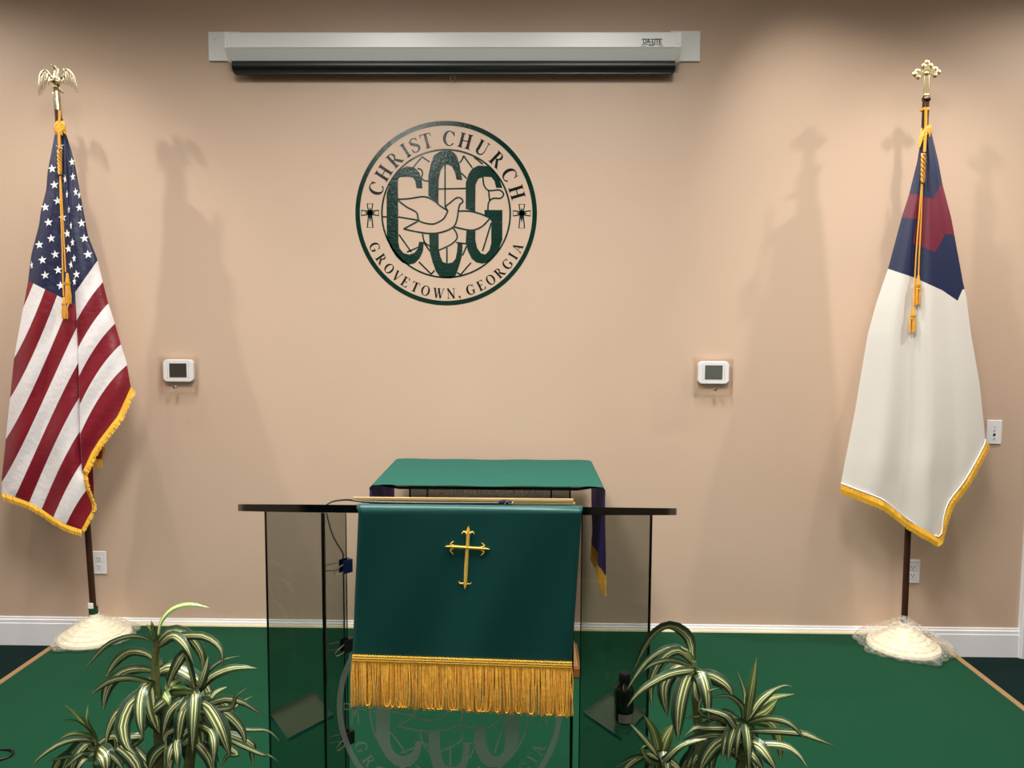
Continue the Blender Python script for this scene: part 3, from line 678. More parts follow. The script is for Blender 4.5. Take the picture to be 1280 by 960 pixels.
    for (sx_, sy_, ww) in stars:
        right = sx_ > interp(FO, sy_)
        dep = drr if right else dl
        mb = MB(); pts = []
        for k in range(10):
            a = math.pi / 2 + k * math.pi / 5 + .12; r = 5.6 if k % 2 == 0 else 2.3
            x = sx_ + r * math.cos(a) * ww; y = sy_ - r * math.sin(a)
            pts.append((x, y))
        fx = lambda x, y: P(x, y, min(dep(x, y), dep(sx_, sy_) + .01) - .0025)
        vs = [fx(sx_, sy_)] + [fx(*p) for p in pts]
        mb.add(vs, [(0, 1 + k, 1 + (k + 1) % 10) for k in range(10)])
        mb.build('star', M['white_star'], cloth)
    # fringe
    def fringe(line, depf, dirf, L, step=.9, name='fringe'):
        mb = MB(); rnd = random.Random(7); pts = np.array(line, float)
        seg = np.linalg.norm(np.diff(pts, axis=0), axis=1); tot = seg.sum(); cum = np.concatenate([[0], np.cumsum(seg)])
        def at(s):
            return np.array([np.interp(s, cum, pts[:, 0]), np.interp(s, cum, pts[:, 1])])
        s = 0
        while s < tot:
            p = at(s); q = at(min(s + step * .95, tot)); d = np.array(dirf(p)); d = d / np.linalg.norm(d)
            ln = L * (1 + rnd.uniform(-.08, .08)); sw = rnd.uniform(-.5, .5)
            Y = depf(*p) - .003; j = rnd.uniform(-.0025, .0025)
            vs = [P(p[0], p[1], Y), P(q[0], q[1], Y), P(q[0] + d[0] * ln * .5, q[1] + d[1] * ln * .5, Y - .003 + j), P(p[0] + d[0] * ln * .5, p[1] + d[1] * ln * .5, Y - .004 + j),
                  P(q[0] + d[0] * ln + sw, q[1] + d[1] * ln, Y + j * 2), P(p[0] + d[0] * ln + sw + .2, p[1] + d[1] * ln, Y - .001 + j * 2)]
            mb.add(vs, [(0, 1, 2, 3), (3, 2, 4, 5)])
            s += step
        return mb
    f1 = fringe(BOT, dl, lambda p: (.05, 1), 9.5)
    f2 = fringe([(102, 662), (109, 648), (115.5, 637), (114.5, 630), (107, 612), (104.5, 600), (104, 588)], dl, lambda p: (.75, .65) if p[1] > 640 else (1, .0), 5.5)
    f3 = fringe([(104, 588), (114, 566), (124, 550), (147, 520), (163.5, 484)], drr, lambda p: (.75, .66), 8.5)
    mb = MB()
    for f in (f1, f2, f3): mb.add(f.v, f.f)
    mb.build('fringe', M['fringe'], cloth, kind='stuff')
    mb = MB(); tie = random.Random(5)
    for k in range(80):
        a = tie.uniform(-1, 1); x0 = 75 + a * 4.5; y0 = 151 + tie.uniform(0, 8); s = tie.uniform(6, 11)
        Y = YP - .036 - .012 * (1 - a * a)
        mb.tube([P(x0, y0, Y), P(x0 + a * 2 + tie.uniform(-1, 1), y0 + s * .5, Y - .006), P(x0 + a * 3 + tie.uniform(-1.5, 1.5), y0 + s, Y - .002)], .0021, 4, smooth=1)
    mb.build('top_fringe', M['fringe'], cloth, kind='stuff')
    # back fold that shows beyond the right edge
    mb = MB(); uvt = []
    g = [[(119, 556), (129, 552), (130, 566), (131, 575)], [(112, 575), (120, 575), (126, 573), (129, 574)]]
    for y, xa_, xb_ in ((548, 116, 127), (560, 114, 129), (574, 113, 127)):
        for s in (0, .5, 1): mb.v.append(P(xa_ + (xb_ - xa_) * s, y, YP + .02 - .03 * math.sin(math.pi * s))); uvt.append((5.5, -1))
    mb.f = [(r * 3 + i, r * 3 + i + 1, (r + 1) * 3 + i + 1, (r + 1) * 3 + i) for r in range(2) for i in range(2)]; mb.m = [0] * 4
    o = len(mb.v)
    for y, xa_, xb_ in ((570, 112, 113.5), (585, 107, 116), (605, 106, 117), (625, 112, 117.5)):
        for s in (0, 1): mb.v.append(P(xa_ + (xb_ - xa_) * s, y, YP - .022)); uvt.append((5.5, -1))
    for r in range(3): mb.f.append((o + r * 2, o + r * 2 + 1, o + r * 2 + 3, o + r * 2 + 2)); mb.m.append(0)
    mb.build('back_fold', M['usflag'], cloth, smooth='keep', uv=uvt)
    ff = fringe([(113, 574), (120, 575), (127, 573)], lambda x, y: YP, lambda p: (.15, 1), 11)
    f4 = fringe([(124, 552), (127, 548), (129, 562), (127, 573)], lambda x, y: YP - .01, lambda p: (1, .3), 3)
    ff.add(f4.v, f4.f); ff.build('back_fringe', M['fringe'], cloth, kind='stuff')
    # ---- finial
    fin_b = Vector(top)
    mb = MB(); mb.lathe([(.0, -.05), (.0155, -.05), (.0155, .0), (.0125, .03), (.013, .045), (.016, .05), (.012, .056), (.010, .062), (.020, .068), (.026, .074), (.018, .082), (.012, .086), (0, .086)], tuple(fin_b), 18)
    mb.v = [(x + (z - fin_b.z) * dr.x / dr.z, y, z) for x, y, z in mb.v]
    mb.build('ferrule', M['goldpale'], t, smooth=True)
    E = lambda zx, zy, dY=0: P(30 + zx / 8, 70 + zy / 8, YP - .005 + dY)
    mb = MB()
    mb.tube([E(335, 375), E(330, 330), E(318, 270, -.012), E(312, 220, -.014), E(315, 180, -.01), E(316, 150, -.008)], [.010, .011, .017, .019, .014, .010], 12)
    mb.tube([E(320, 165, -.008), E(318, 135, -.008), E(300, 105, -.012), E(275, 88, -.014), E(250, 80, -.014)], [.011, .011, .009, .005, .0015], 10)
    mb.tube([E(318, 320, .0), E(300, 360, -.008), E(285, 378, -.012)], [.007, .006, .004], 8); mb.tube([E(345, 320, .0), E(365, 350, -.008), E(385, 360, -.012)], [.007, .006, .004], 8)
    mb.v = [(x, YP - .005 + (y - YP + .005) * .4, z) for x, y, z in mb.v]
    eagle = mb.build('eagle_body', M['goldpale'], t, smooth=True)
    def wing(arch, tips, name):
        mb = MB(); mb.tube([E(*a) for a in arch], [.009] * 2 + [.007] * (len(arch) - 2), 8, flat=(1, .8))
        A = np.array([E(*a) for a in arch]); A, _ = crom(A, np.ones(len(A)), 8)
        n = len(tips)
        for i, tp2 in enumerate(tips):
            s = A[int((len(A) - 1) * (.12 + .88 * i / (n - 1)))]; e = np.array(E(*tp2)); m_ = (s + e) / 2 + np.array([0, -.006 + .002 * (i % 2), 0])
            mb.tube([s, m_, e], [.0055, .006, .0015], 6, flat=(1, .55))
        mb.v = [(x, YP - .005 + (y - YP + .005) * .3, z) for x, y, z in mb.v]
        mb.build('wing', M['goldpale'], t, smooth=True)
    wing([(305, 225, 0), (270, 210, -.004), (235, 160, -.008), (200, 138, -.01), (165, 160, -.012), (140, 210, -.014)], [(255, 265, -.008), (230, 290, -.01), (205, 310, -.012), (188, 345, -.014), (168, 365, -.016), (152, 382, -.018), (132, 392, -.02)], 'l')
    wing([(335, 225, 0), (375, 215, -.004), (405, 175, -.008), (395, 130, -.01), (430, 140, -.012), (470, 180, -.014), (500, 240, -.016)], [(365, 265, -.008), (395, 285, -.01), (420, 290, -.012), (445, 298, -.013), (470, 315, -.014), (492, 335, -.016), (510, 350, -.018), (526, 360, -.02)], 'r')
    cords(t, [(75, 138), (74, 165), (74.5, 186)], (74.5, 188, 75, 218), [[(75, 220), (76, 260), (77.5, 300), (78.5, 340), (79.5, 370)], [(75.8, 220), (78, 260), (80, 300), (82, 340)]],
          [(80, 371, 399), (84, 341, 380)], lambda x, y: min(dl(x, y), drr(x, y)) - .016)
    return t

def cords(t, upper, knot, downs, tassels, dep):
    mb = MB()
    for dx in (-.8, .8):
        mb.tube([P(x + dx, y, dep(x, max(y, 160)) - .001 * dx) for x, y in upper], .0034, 7)
    for ln in downs:
        mb.tube([P(x, y, dep(x, y)) for x, y in ln], .0030, 7)
    cd_ = mb.build('cord', M['cord'], t, smooth=True)
    x0, y0, x1, y1 = knot
    mb = MB(); n = 40
    for ph in (0, 2.1, 4.2):
        pts = []
        for i in range(n):
            s = i / (n - 1); a = s * 4 * math.pi + ph; x = x0 + (x1 - x0) * s + 2.2 * math.sin(a) * (1 - .25 * s); y = y0 + (y1 - y0) * s
            pts.append(P(x, y, dep(x, y) - .006 - .006 * math.cos(a)))
        mb.tube(pts, .0042, 6, smooth=1)
    mb.build('knot', M['cord'], cd_, smooth=True)
    for (x, ya, yb) in tassels:
        h = yb - ya; Y = dep(x, (ya + yb) / 2) - .004
        a = P(x, ya, Y); b = P(x, yb, Y); H = a[2] - b[2]
        mb = MB(); mb.lathe([(.0, 0), (.005, -.002), (.010, -.05 * 1), (.0125, -H * .30), (.012, -H * .38), (.0095, -H * .42), (.0115, -H * .46), (.0, -H * .47)], a, 12)
        tl = mb.build('tassel', M['cord'], t, smooth=True)
        mb = MB(); rnd = random.Random(int(x * 7))
        for k in range(34):
            an = rnd.uniform(0, 6.28); r0 = .009; r1 = rnd.uniform(.008, .0125)
            mb.tube([(a[0] + r0 * math.cos(an), Y + r0 * math.sin(an), a[2] - H * .42), (a[0] + r1 * 1.05 * math.cos(an), Y + r1 * math.sin(an), a[2] - H * .75), (a[0] + r1 * .95 * math.cos(an + .1), Y + r1 * math.sin(an + .1), b[2] + rnd.uniform(0, .006))], .0016, 4, smooth=1)
        mb.build('tassel_threads', M['cord'], tl, kind='stuff')
us_flag()

def christian_flag():
    base = (P(1129.5, 797, YP)[0], YP, 0); top = P(1157.3, 128, YP)
    t = thing('flag', 'white flag with navy corner and maroon cross, gold fringe and cross finial on pole', 'flag', base)
    pole_and_base(t, base, top)
    rnd = random.Random(9); ph = [rnd.uniform(0, 6.28) for _ in range(6)]
    def wob(a, r, z): return 1 + (.05 * math.sin(2 * a + 2.6) + .05 * math.sin(5 * a + ph[1]) + .035 * math.sin(9 * a + ph[2] + z * 25) + .03 * math.sin(17 * a + ph[3])) * min(1, r / .1)
    prof = [(.198, .002), (.208, .012), (.196, .030), (.170, .050), (.142, .068), (.112, .086), (.086, .102), (.058, .120), (.034, .138), (.019, .150), (.017, .158)]
    mb = MB(); mb.lathe(prof, base, 80, wob=wob); mb.f = [f for f in mb.f if len(f) == 4]; mb.m = [0] * len(mb.f)
    for i, v in enumerate(mb.v):
        if v[1] > WALL - .042: mb.v[i] = (v[0], WALL - .042 - .0005 * (i % 3), v[2])
    mb.build('plastic_cover', M['bag'], t, smooth='keep')
    LE = [(160, 1153.5), (202, 1146.5), (244, 1136), (272, 1127), (336, 1110), (380, 1095), (419, 1084.5), (514, 1068.6), (578, 1056), (605, 1051)]
    RE = [(160, 1163), (202, 1173), (230, 1178), (272, 1189), (354, 1204), (372, 1208), (380, 1208.8), (419, 1214), (479, 1224.4), (550, 1232)]
    BOT = [(1051, 605), (1080, 616), (1107.5, 628), (1136, 651), (1173, 672)]
    LOWR = [(550, 1232), (560, 1229), (600, 1207), (628, 1186), (650, 1179), (672, 1173)]
    bx = lambda y: float(np.interp(y, [p[1] for p in BOT], [p[0] for p in BOT]))
    def amp(y): return .016 + .06 * min(1, max(0, (y - 160) / 420))
    def dep(x, y):
        a = interp(LE, min(y, 605)); b = interp(RE, min(y, 550)); s = min(1, max(0, (x - a) / (b - a))); A = amp(y)
        return YP - .020 - A * math.sin(math.pi * (.05 + .9 * s)) ** .7 + A * .34 * math.exp(-((s - .42) / .10) ** 2) - A * .16 * math.exp(-((s - .60) / .05) ** 2) - A * .18 * math.exp(-((s - .25) / .09) ** 2) + A * .14 * math.exp(-((s - .78) / .06) ** 2)
    canton = [(1080, 150), (1110, 336), (1143, 347), (1178, 363), (1197, 376), (1203.5, 361), (1260, 361), (1260, 150)]
    cross = [(1120, 242), (1136, 242.4), (1149, 243), (1156, 247), (1167, 248), (1178, 226), (1200, 226), (1200, 296), (1182, 292), (1169, 315), (1141, 304), (1146.5, 274), (1127, 271.5), (1115, 271)]
    def inside(p, poly):
        x, y = p; c = False; j = len(poly) - 1
        for i in range(len(poly)):
            xi, yi = poly[i]; xj, yj = poly[j]
            if (yi > y) != (yj > y) and x < (xj - xi) * (y - yi) / (yj - yi) + xi: c = not c
            j = i
        return c
    bm = bmesh.new(); rows = list(np.linspace(160, 672, 100)); nc = 26; grid = []
    for y in rows:
        a = interp(LE, y) if y <= 605 else bx(y); b = interp(RE, y) if y <= 550 else interp(LOWR, y)
        grid.append([bm.verts.new((a + (b - a) * i / nc, y, 0)) for i in range(nc + 1)])
    for r in range(len(rows) - 1):
        for i in range(nc):
            try: bm.faces.new((grid[r][i], grid[r][i + 1], grid[r + 1][i + 1], grid[r + 1][i]))
            except ValueError: pass
    bmesh.ops.remove_doubles(bm, verts=bm.verts, dist=.001)
    for poly in (canton[1:6], cross):
        for i in range(len(poly) - (1 if poly is not cross else 0)):
            p = poly[i]; q = poly[(i + 1) % len(poly)]; d = (q[0] - p[0], q[1] - p[1])
            ln = math.hypot(*d)
            near = set()
            for f in bm.faces:
                c = f.calc_center_median(); s = ((c.x - p[0]) * d[0] + (c.y - p[1]) * d[1]) / ln
                if -8 < s < ln + 8: near.add(f)
            geom = list(near) + list({e for f in near for e in f.edges}) + list({v for f in near for v in f.verts})
            bmesh.ops.bisect_plane(bm, geom=geom, plane_co=(p[0], p[1], 0), plane_no=(-d[1] / ln, d[0] / ln, 0))
    mb = MB(); idx = {}
    for i, v in enumerate(bm.verts): idx[v] = i; mb.v.append(P(v.co.x, v.co.y, dep(v.co.x, v.co.y)))
    for f in bm.faces:
        c = f.calc_center_median(); mb.f.append(tuple(idx[v] for v in f.verts)); mb.m.append(2 if inside((c.x, c.y), cross) else 1 if inside((c.x, c.y), canton) else 0)
    bm.free()
    # back layer
    n = 15; o = len(mb.v); rb_ = list(np.linspace(160, 610, 50))
    for y in rb_:
        a = interp(LE, min(y, 605)) + .3; b = (interp(RE, y) if y <= 550 else 1232 - (y - 550) * .5) - .3
        for i in range(n):
            s = i / (n - 1); A = amp(y); x = a + (b - a) * s
            Y = dep(a, y) * (1 - s) + dep(interp(RE, min(y, 550)), min(y, 550)) * s + (.03 + .55 * A) * math.sin(math.pi * s)
            mb.v.append(P(x, y, min(Y, WALL - .03)))
    for r in range(len(rb_) - 1):
        for i in range(n - 1): mb.f.append((o + r * n + i, o + r * n + i + 1, o + (r + 1) * n + i + 1, o + (r + 1) * n + i)); mb.m.append(1 if rb_[r] < 350 else 0)
    cloth = mb.build('flag_cloth', [M['flagwhite'], M['flagblue'], M['flagred']], t, smooth='keep')
    mb = MB(); rnd = random.Random(2)
    line = np.array(BOT + [(1179, 650), (1186, 628), (1207, 600), (1229, 560), (1232, 550)], float)
    seg = np.linalg.norm(np.diff(line, axis=0), axis=1); cum = np.concatenate([[0], np.cumsum(seg)])
    s = 0
    while s < cum[-1]:
        p = np.array([np.interp(s, cum, line[:, 0]), np.interp(s, cum, line[:, 1])]); q = np.array([np.interp(min(s + .9, cum[-1]), cum, line[:, 0]), np.interp(min(s + .9, cum[-1]), cum, line[:, 1])])
        left = s < cum[4]
        d = np.array((-.03, 1)) if left else np.array((.62, .78)); L = (12 if left else 9) * rnd.uniform(.93, 1.05); Y = dep(*p) - .003; j = rnd.uniform(-.002, .002)
        mb.add([P(*p, Y), P(*q, Y), P(*(q + d * L * .5), Y - .004 + j), P(*(p + d * L * .5), Y - .004 + j), P(*(q + d * L + (.2, 0)), Y + j), P(*(p + d * L), Y + j)], [(0, 1, 2, 3), (3, 2, 4, 5)])
        s += .95
    for k in range(14):                       # strands fanning round the pointed corner
        f_ = k / 13; d = np.array((-.03, 1)) * (1 - f_) + np.array((.62, .78)) * f_; d /= np.linalg.norm(d); p = np.array((1173.0, 671.0)); Y = dep(*p) - .004
        nn = np.array((d[1], -d[0])) * .7; L = 12 - 2.5 * f_
        mb.add([P(*(p - nn * .5), Y), P(*(p + nn * .5), Y), P(*(p + nn + d * L), Y - .003), P(*(p - nn + d * L), Y - .003)], [(0, 1, 2, 3)])
    mb.build('fringe', M['fringe'], cloth, kind='stuff')
    mb = MB(); pts = [(x, y - 1.2) for x, y in line]
    mb.tube([P(x, y, dep(x, y) - .0075) for x, y in pts], .0028, 6, smooth=3); mb.build('hem_cord', M['white_star'], cloth, smooth=True)
    mb = MB(); tie = random.Random(15)
    for k in range(46):
        a = tie.uniform(-1, 1); x0 = 1157 + a * 5; y0 = 155 + tie.uniform(0, 7) + (4 if a < 0 else 0); h = tie.uniform(6, 11) + (10 if a < -.5 else 0)
        Y = YP - .034 - .010 * (1 - a * a)
        mb.tube([P(x0, y0, Y), P(x0 + a * 2 + tie.uniform(-1, 1), y0 + h * .5, Y - .006), P(x0 + a * 2 - (3 if a < -.5 else 0), y0 + h, Y - .002)], .0016, 4, smooth=1)
    mb.build('top_fringe', M['fringe'], cloth, kind='stuff')
    # finial: knob + budded cross
    mb = MB(); c = Vector(top); mb.lathe([(.0, -.03), (.0125, -.03), (.0135, -.004), (.012, .006), (0, .006)], tuple(c), 16); mb.build('ferrule', M['brassdark'], t, smooth=True)
    mb = MB(); mb.ball(P(1157.8, 124, YP), .019, 16); mb.build('knob', M['brassdark'], t, smooth=True)
    E = lambda zx, zy, dY=0: P(1110 + zx / 7.39, 60 + zy / 7.39, YP + dY)
    mb = MB()
    def flat(pts, t_=.004): 
        n = len(pts); vs = [E(x, y, -t_) for x, y in pts] + [E(x, y, t_) for x, y in pts]
        mb.add(vs, [tuple(range(n)), tuple(range(2 * n - 1, n - 1, -1))] + [(i, n + i, n + (i + 1) % n, (i + 1) % n) for i in range(n)])
    flat([(328, 430), (376, 430), (384, 250), (336, 250)]); flat([(336, 250), (383, 250), (383, 150), (336, 150)]); flat([(265, 262), (268, 216), (442, 198), (446, 244)])
    for cx, cy in ((333, 165), (360, 133), (390, 162), (275, 213), (250, 240), (278, 266), (436, 194), (462, 222), (434, 248)):
        mb.ball(E(cx, cy), (.0128, .005, .0128), 12)
    mb.ball(E(357, 232, -.006), (.010, .006, .010), 12); mb.lathe([(0, -.004), (.012, -.004), (.010, .004), (0, .004)], E(352, 432), 12)
    mb.build('cross', M['goldcross'], t, smooth=True, bevel=.0015)
    cords(t, [(1157.5, 134), (1157, 165), (1155.5, 190)], (1154.5, 192, 1153.5, 228), [[(1153, 230), (1151, 280), (1149, 320), (1148, 346)], [(1152, 230), (1148, 280), (1145, 320), (1143, 360), (1142, 385)]],
          [(1148, 344, 382), (1141.5, 384, 416)], lambda x, y: dep(x, y) - .014)
    mb = MB(); a = P(1157.5, 136, YP - .017); mb.box((a[0] - .014, a[1] - .006, a[2] - .006), (a[0] + .014, a[1] + .03, a[2] + .006)); mb.build('cord_clasp', M['cord'], t, bevel=.002)
christian_flag()

# ------------------------------------------------------------------ glass communion table with cloth runner
TX, TZ, TY0, TY1 = -.143, .868, 3.0, 3.60
tb = thing('glass_table', 'clear glass communion table with etched words, standing behind the pulpit', 'table', (TX, 3.3, 0))
hw = .446
poly = [(TX - hw + .09, TY0 + .012), (TX + hw - .09, TY0 + .012), (TX + hw, TY0 + .075), (TX + hw, TY1 - .01), (TX - hw, TY1 - .01), (TX - hw, TY0 + .075)]
mb = MB(); mb.prism(poly, TZ - .012, TZ, fn=lambda u, v, z: (u, v, z), em=1); mb.build('glass_top', [M['glassslab'], M['edge']], tb)
def panel_mb(a, b, z0, z1, th, name, parent, gm, em):
    d = Vector((b[0] - a[0], b[1] - a[1])); n = Vector((-d.y, d.x)).normalized() * th / 2
    poly = [(a[0] + n.x, a[1] + n.y), (b[0] + n.x, b[1] + n.y), (b[0] - n.x, b[1] - n.y), (a[0] - n.x, a[1] - n.y)]
    mb = MB(); vs = [(u, v, z0) for u, v in poly] + [(u, v, z1) for u, v in poly]
    o = mb.add(vs, [])
    mb.f = [(0, 1, 5, 4), (2, 3, 7, 6), (1, 2, 6, 5), (3, 0, 4, 7), (0, 3, 2, 1), (4, 5, 6, 7)]; mb.m = [0, 0, 1, 1, 1, 1]
    return mb.build(name, [gm, em], parent)
tzb = TZ - .0125
fp = panel_mb((TX - .252, 3.10), (TX + .252, 3.10), .002, tzb, .010, 'front_panel', tb, M['glasswing'], M['edge'])
panel_mb((TX - .254, 3.106), (TX - .335, 3.165), .002, tzb, .010, 'side_panel', tb, M['glasswing'], M['edge'])
panel_mb((TX + .254, 3.106), (TX + .335, 3.165), .002, tzb, .010, 'side_panel', tb, M['glasswing'], M['edge'])
tc_ = P(613, 618, 3.093)
text_mesh('Do This In Remembrance Of Me', .046, M['etchtext'], 'etched_words', fp, (tc_[0], 3.0935, tc_[2]), shear=.45, sx=.70, offset=-.0002)

def runner():
    x0, x1 = -.617, .322; zc = TZ + .004; rad = .018
    rn = thing('table_runner', 'green cloth runner with purple underside and gold-fringed ends on the glass table', 'table runner', (TX, 3.3, TZ))
    drop = .36
    def sec(y, out):
        pts = []
        zl = TZ - drop - .03 * (1 if y < 3.3 else 0)
        for z in np.linspace(TZ - drop, TZ - rad, 12): pts.append((x0 - .004 * math.sin(y * 30 + z * 9), z))
        for a in np.linspace(180, 90, 6): pts.append((x0 + rad + rad * math.cos(math.radians(a)), zc - rad + rad * math.sin(math.radians(a))))
        for x in np.linspace(x0 + rad, x1 - rad, 24)[1:-1]: pts.append((x, zc + .0012 + .0012 * math.sin(x * 23 + y * 11)))
        for a in np.linspace(90, 0, 6): pts.append((x1 - rad + rad * math.cos(math.radians(a)), zc - rad + rad * math.sin(math.radians(a))))
        for z in np.linspace(TZ - rad, TZ - drop, 12): pts.append((x1 + .006 * math.sin(y * 22 + z * 8) * (TZ - z) / .3, z))
        return pts
    ys = list(np.linspace(TY0 + .006, TY1, 26)); S = [sec(y, 0) for y in ys]; n = len(S[0])
    mb = MB()
    for y, s in zip(ys, S): mb.v += [(u, y + .004 * math.sin(u * 9), v + (.0035 * math.exp(-((y - 3.3) / .012) ** 2) if TZ < v else 0)) for u, v in s]
    mb.f = [(r * n + i, r * n + i + 1, (r + 1) * n + i + 1, (r + 1) * n + i) for r in range(len(ys) - 1) for i in range(n - 1)]; mb.m = [0] * len(mb.f)
    o = mb.build('cloth', M['tealtop'], rn, smooth='keep')
    # purple lining: a second layer just inside each hanging end
    for lo, hi, dx in ((0, 17, .003), (n - 17, n, -.003)):
        mb = MB(); k = hi - lo
        for y, s_ in zip(ys, S): mb.v += [(u + dx, y + .004 * math.sin(u * 9), v - .0008) for u, v in s_[lo:hi]]
        mb.f = [(r * k + i, r * k + i + 1, (r + 1) * k + i + 1, (r + 1) * k + i) for r in range(len(ys) - 1) for i in range(k - 1)]; mb.m = [0] * len(mb.f)
        mb.build('lining', M['purple'], rn, smooth='keep', label='purple underside of the hanging end')
    rnd = random.Random(4)
    for xx, nm in ((x0, 'l'), (x1, 'r')):
        mb = MB(); k = 0
        for y in np.linspace(TY0 + .008, TY1, 200):
            xj = xx + rnd.uniform(-.004, .004) + (.006 * math.sin(y * 22 + (TZ - drop) * 8) if xx > 0 else 0)
            mb.tube([(xj, y, TZ - drop + .004), (xj + rnd.uniform(-.004, .004), y + rnd.uniform(-.004, .004), TZ - drop - .04), (xj + rnd.uniform(-.005, .005), y + rnd.uniform(-.005, .005), TZ - drop - .082 + rnd.uniform(-.004, .004))], .0018, 4, smooth=1)
        mb.build('fringe', M['fringe'], rn, kind='stuff')
runner()

# tapered wooden box under the table
bxp = Q(722, 846, 0)
bt = thing('wooden_box', 'small tapered tan wooden box on the carpet under the glass table', 'box', (.06, 3.18, 0))
cx, cy = .083, 3.32
mb = MB(); mb.add([(cx - .17, cy - .12, .045), (cx + .155, cy - .12, .045), (cx + .155, cy + .12, .045), (cx - .17, cy + .12, .045), (cx - .12, cy - .09, .24), (cx + .118, cy - .09, .24), (cx + .118, cy + .09, .24), (cx - .12, cy + .09, .24)],
                  [(0, 3, 2, 1), (4, 5, 6, 7), (0, 1, 5, 4), (1, 2, 6, 5), (2, 3, 7, 6), (3, 0, 4, 7)]); mb.build('body', M['tanwood'], bt, bevel=.004)
mb = MB(); mb.box((cx - .18, cy - .13, .001), (cx + .165, cy + .13, .045)); mb.build('plinth', M['redwood'], bt, bevel=.004)
mb = MB(); mb.box((cx - .13, cy - .10, .24), (cx + .128, cy + .10, .258)); mb.build('lid', M['tanwood'], bt, bevel=.004)

# ------------------------------------------------------------------ glass pulpit
CXP = -.166
pul = thing('glass_pulpit', 'glass pulpit with smoked angled side wings and an etched emblem on its front', 'pulpit', (CXP, 1.85, 0))
SL = -.246                                     # slope of the reading top (falls away from the hall)
def ztop(y, t=0): return 1.1090 + SL * (y - 1.66) + t
slab = [(CXP - .30, 1.575), (CXP + .30, 1.575), (CXP + .505, 1.79), (CXP + .540, 1.85), (CXP + .545, 1.90), (CXP + .52, 2.0), (CXP + .33, 2.20), (CXP - .33, 2.20), (CXP - .52, 2.0), (CXP - .545, 1.90), (CXP - .540, 1.85), (CXP - .505, 1.79)]
def rounded(poly, r=.02, n=4):
    out = []
    for i in range(len(poly)):
        a = Vector(poly[i - 1]); b = Vector(poly[i]); c = Vector(poly[(i + 1) % len(poly)])
        u = (a - b); v = (c - b); rr = min(r, u.length * .4, v.length * .4); p = b + u.normalized() * rr; q = b + v.normalized() * rr
        for k in range(n + 1):
            t = k / n; out.append(tuple((1 - t) ** 2 * p + 2 * t * (1 - t) * b + t * t * q))
    return out
mb = MB(); mb.prism(rounded(slab), -.0085, .0085, fn=lambda u, v, t: (u, v, ztop(v, t)), em=1); top_ = mb.build('reading_top', [M['glassslab'], M['edge']], pul)
YF = 1.648; XF = .278
# front panel with wide bevelled dark edges
zf = ztop(YF) - .0095
mb = MB(); mb.box((CXP - XF + .007, YF - .005, .022), (CXP + XF - .007, YF + .005, zf)); front = mb.build('front_panel', M['glassfront'], pul)
for s in (-1, 1):
    x = CXP + s * XF
    mb = MB(); mb.prism([(x, YF - .002), (x - s * .0068, YF - .0052), (x - s * .0068, YF + .0052), (x, YF + .004)], .022, zf, fn=lambda u, v, t: (u, v, t)); mb.build('bevelled_edge', M['edge'], front)
OUT, INN = (.483, 1.888), (.326, 2.081)
for s in (-1, 1):
    a = (CXP + s * OUT[0], OUT[1]); b = (CXP + s * INN[0], INN[1])
    d = Vector((b[0] - a[0], b[1] - a[1])); n = Vector((-d.y, d.x)).normalized() * .005
    mb = MB(); vs = []
    for (q, kk) in ((a, 1), (b, .45)):
        for sg in (kk, -kk): vs.append((q[0] + sg * n.x, q[1] + sg * n.y, .022))
    for (q, kk) in ((a, 1), (b, .45)):
        for sg in (kk, -kk): vs.append((q[0] + sg * n.x, q[1] + sg * n.y, ztop(q[1] + sg * n.y) - .0095))
    mb.add(vs, []); mb.f = [(0, 2, 6, 4), (1, 5, 7, 3), (0, 4, 5, 1), (2, 3, 7, 6), (0, 1, 3, 2), (4, 6, 7, 5)]; mb.m = [0, 0, 1, 1, 1, 1]
    mb.build('side_wing', [M['glasswing'], M['edge']], pul)
base_poly = [(CXP - .36, 1.58), (CXP + .36, 1.58), (CXP + .53, 1.86), (CXP + .53, 1.98), (CXP + .36, 2.16), (CXP - .36, 2.16), (CXP - .53, 1.98), (CXP - .53, 1.86)]
mb = MB(); mb.prism(rounded(base_poly), .001, .021, em=1); mb.build('base_plate', [M['glassslab'], M['edge']], pul)
ZS = .5
for pts in ([(337, 892), (360, 923), (417, 893), (392, 864)], [(729, 890), (777, 923), (808, 890), (762, 865)]):
    c = [Q(x, y, ZS) for x, y in pts]
    mb = MB(); mb.prism([(p[0], p[1]) for p in c], ZS - .009, ZS, em=1); mb.build('side_shelf', [M['glassshelf'], M['edgegreen']], pul)
ce = P(561.5, 886, YF - .0056); ke = (P(702, 886, YF - .0056)[0] - P(420.5, 886, YF - .0056)[0]) / 2 / 419
mb = MB()
for n, polys, mi in EMB:
    for p in polys:
        mb.add([(ce[0] + u * ke, YF - .0056 - (.00006 * (['ring', 'inner_ring', 'letter', 'side_cross', 'monogram_letter', 'dove', 'window_leading'].index(n))), ce[2] + v * ke) for u, v in p], [tuple(range(len(p)))])
mb.build('etched_emblem', M['etch'], front, label='pale frosted round emblem with monogram letters')

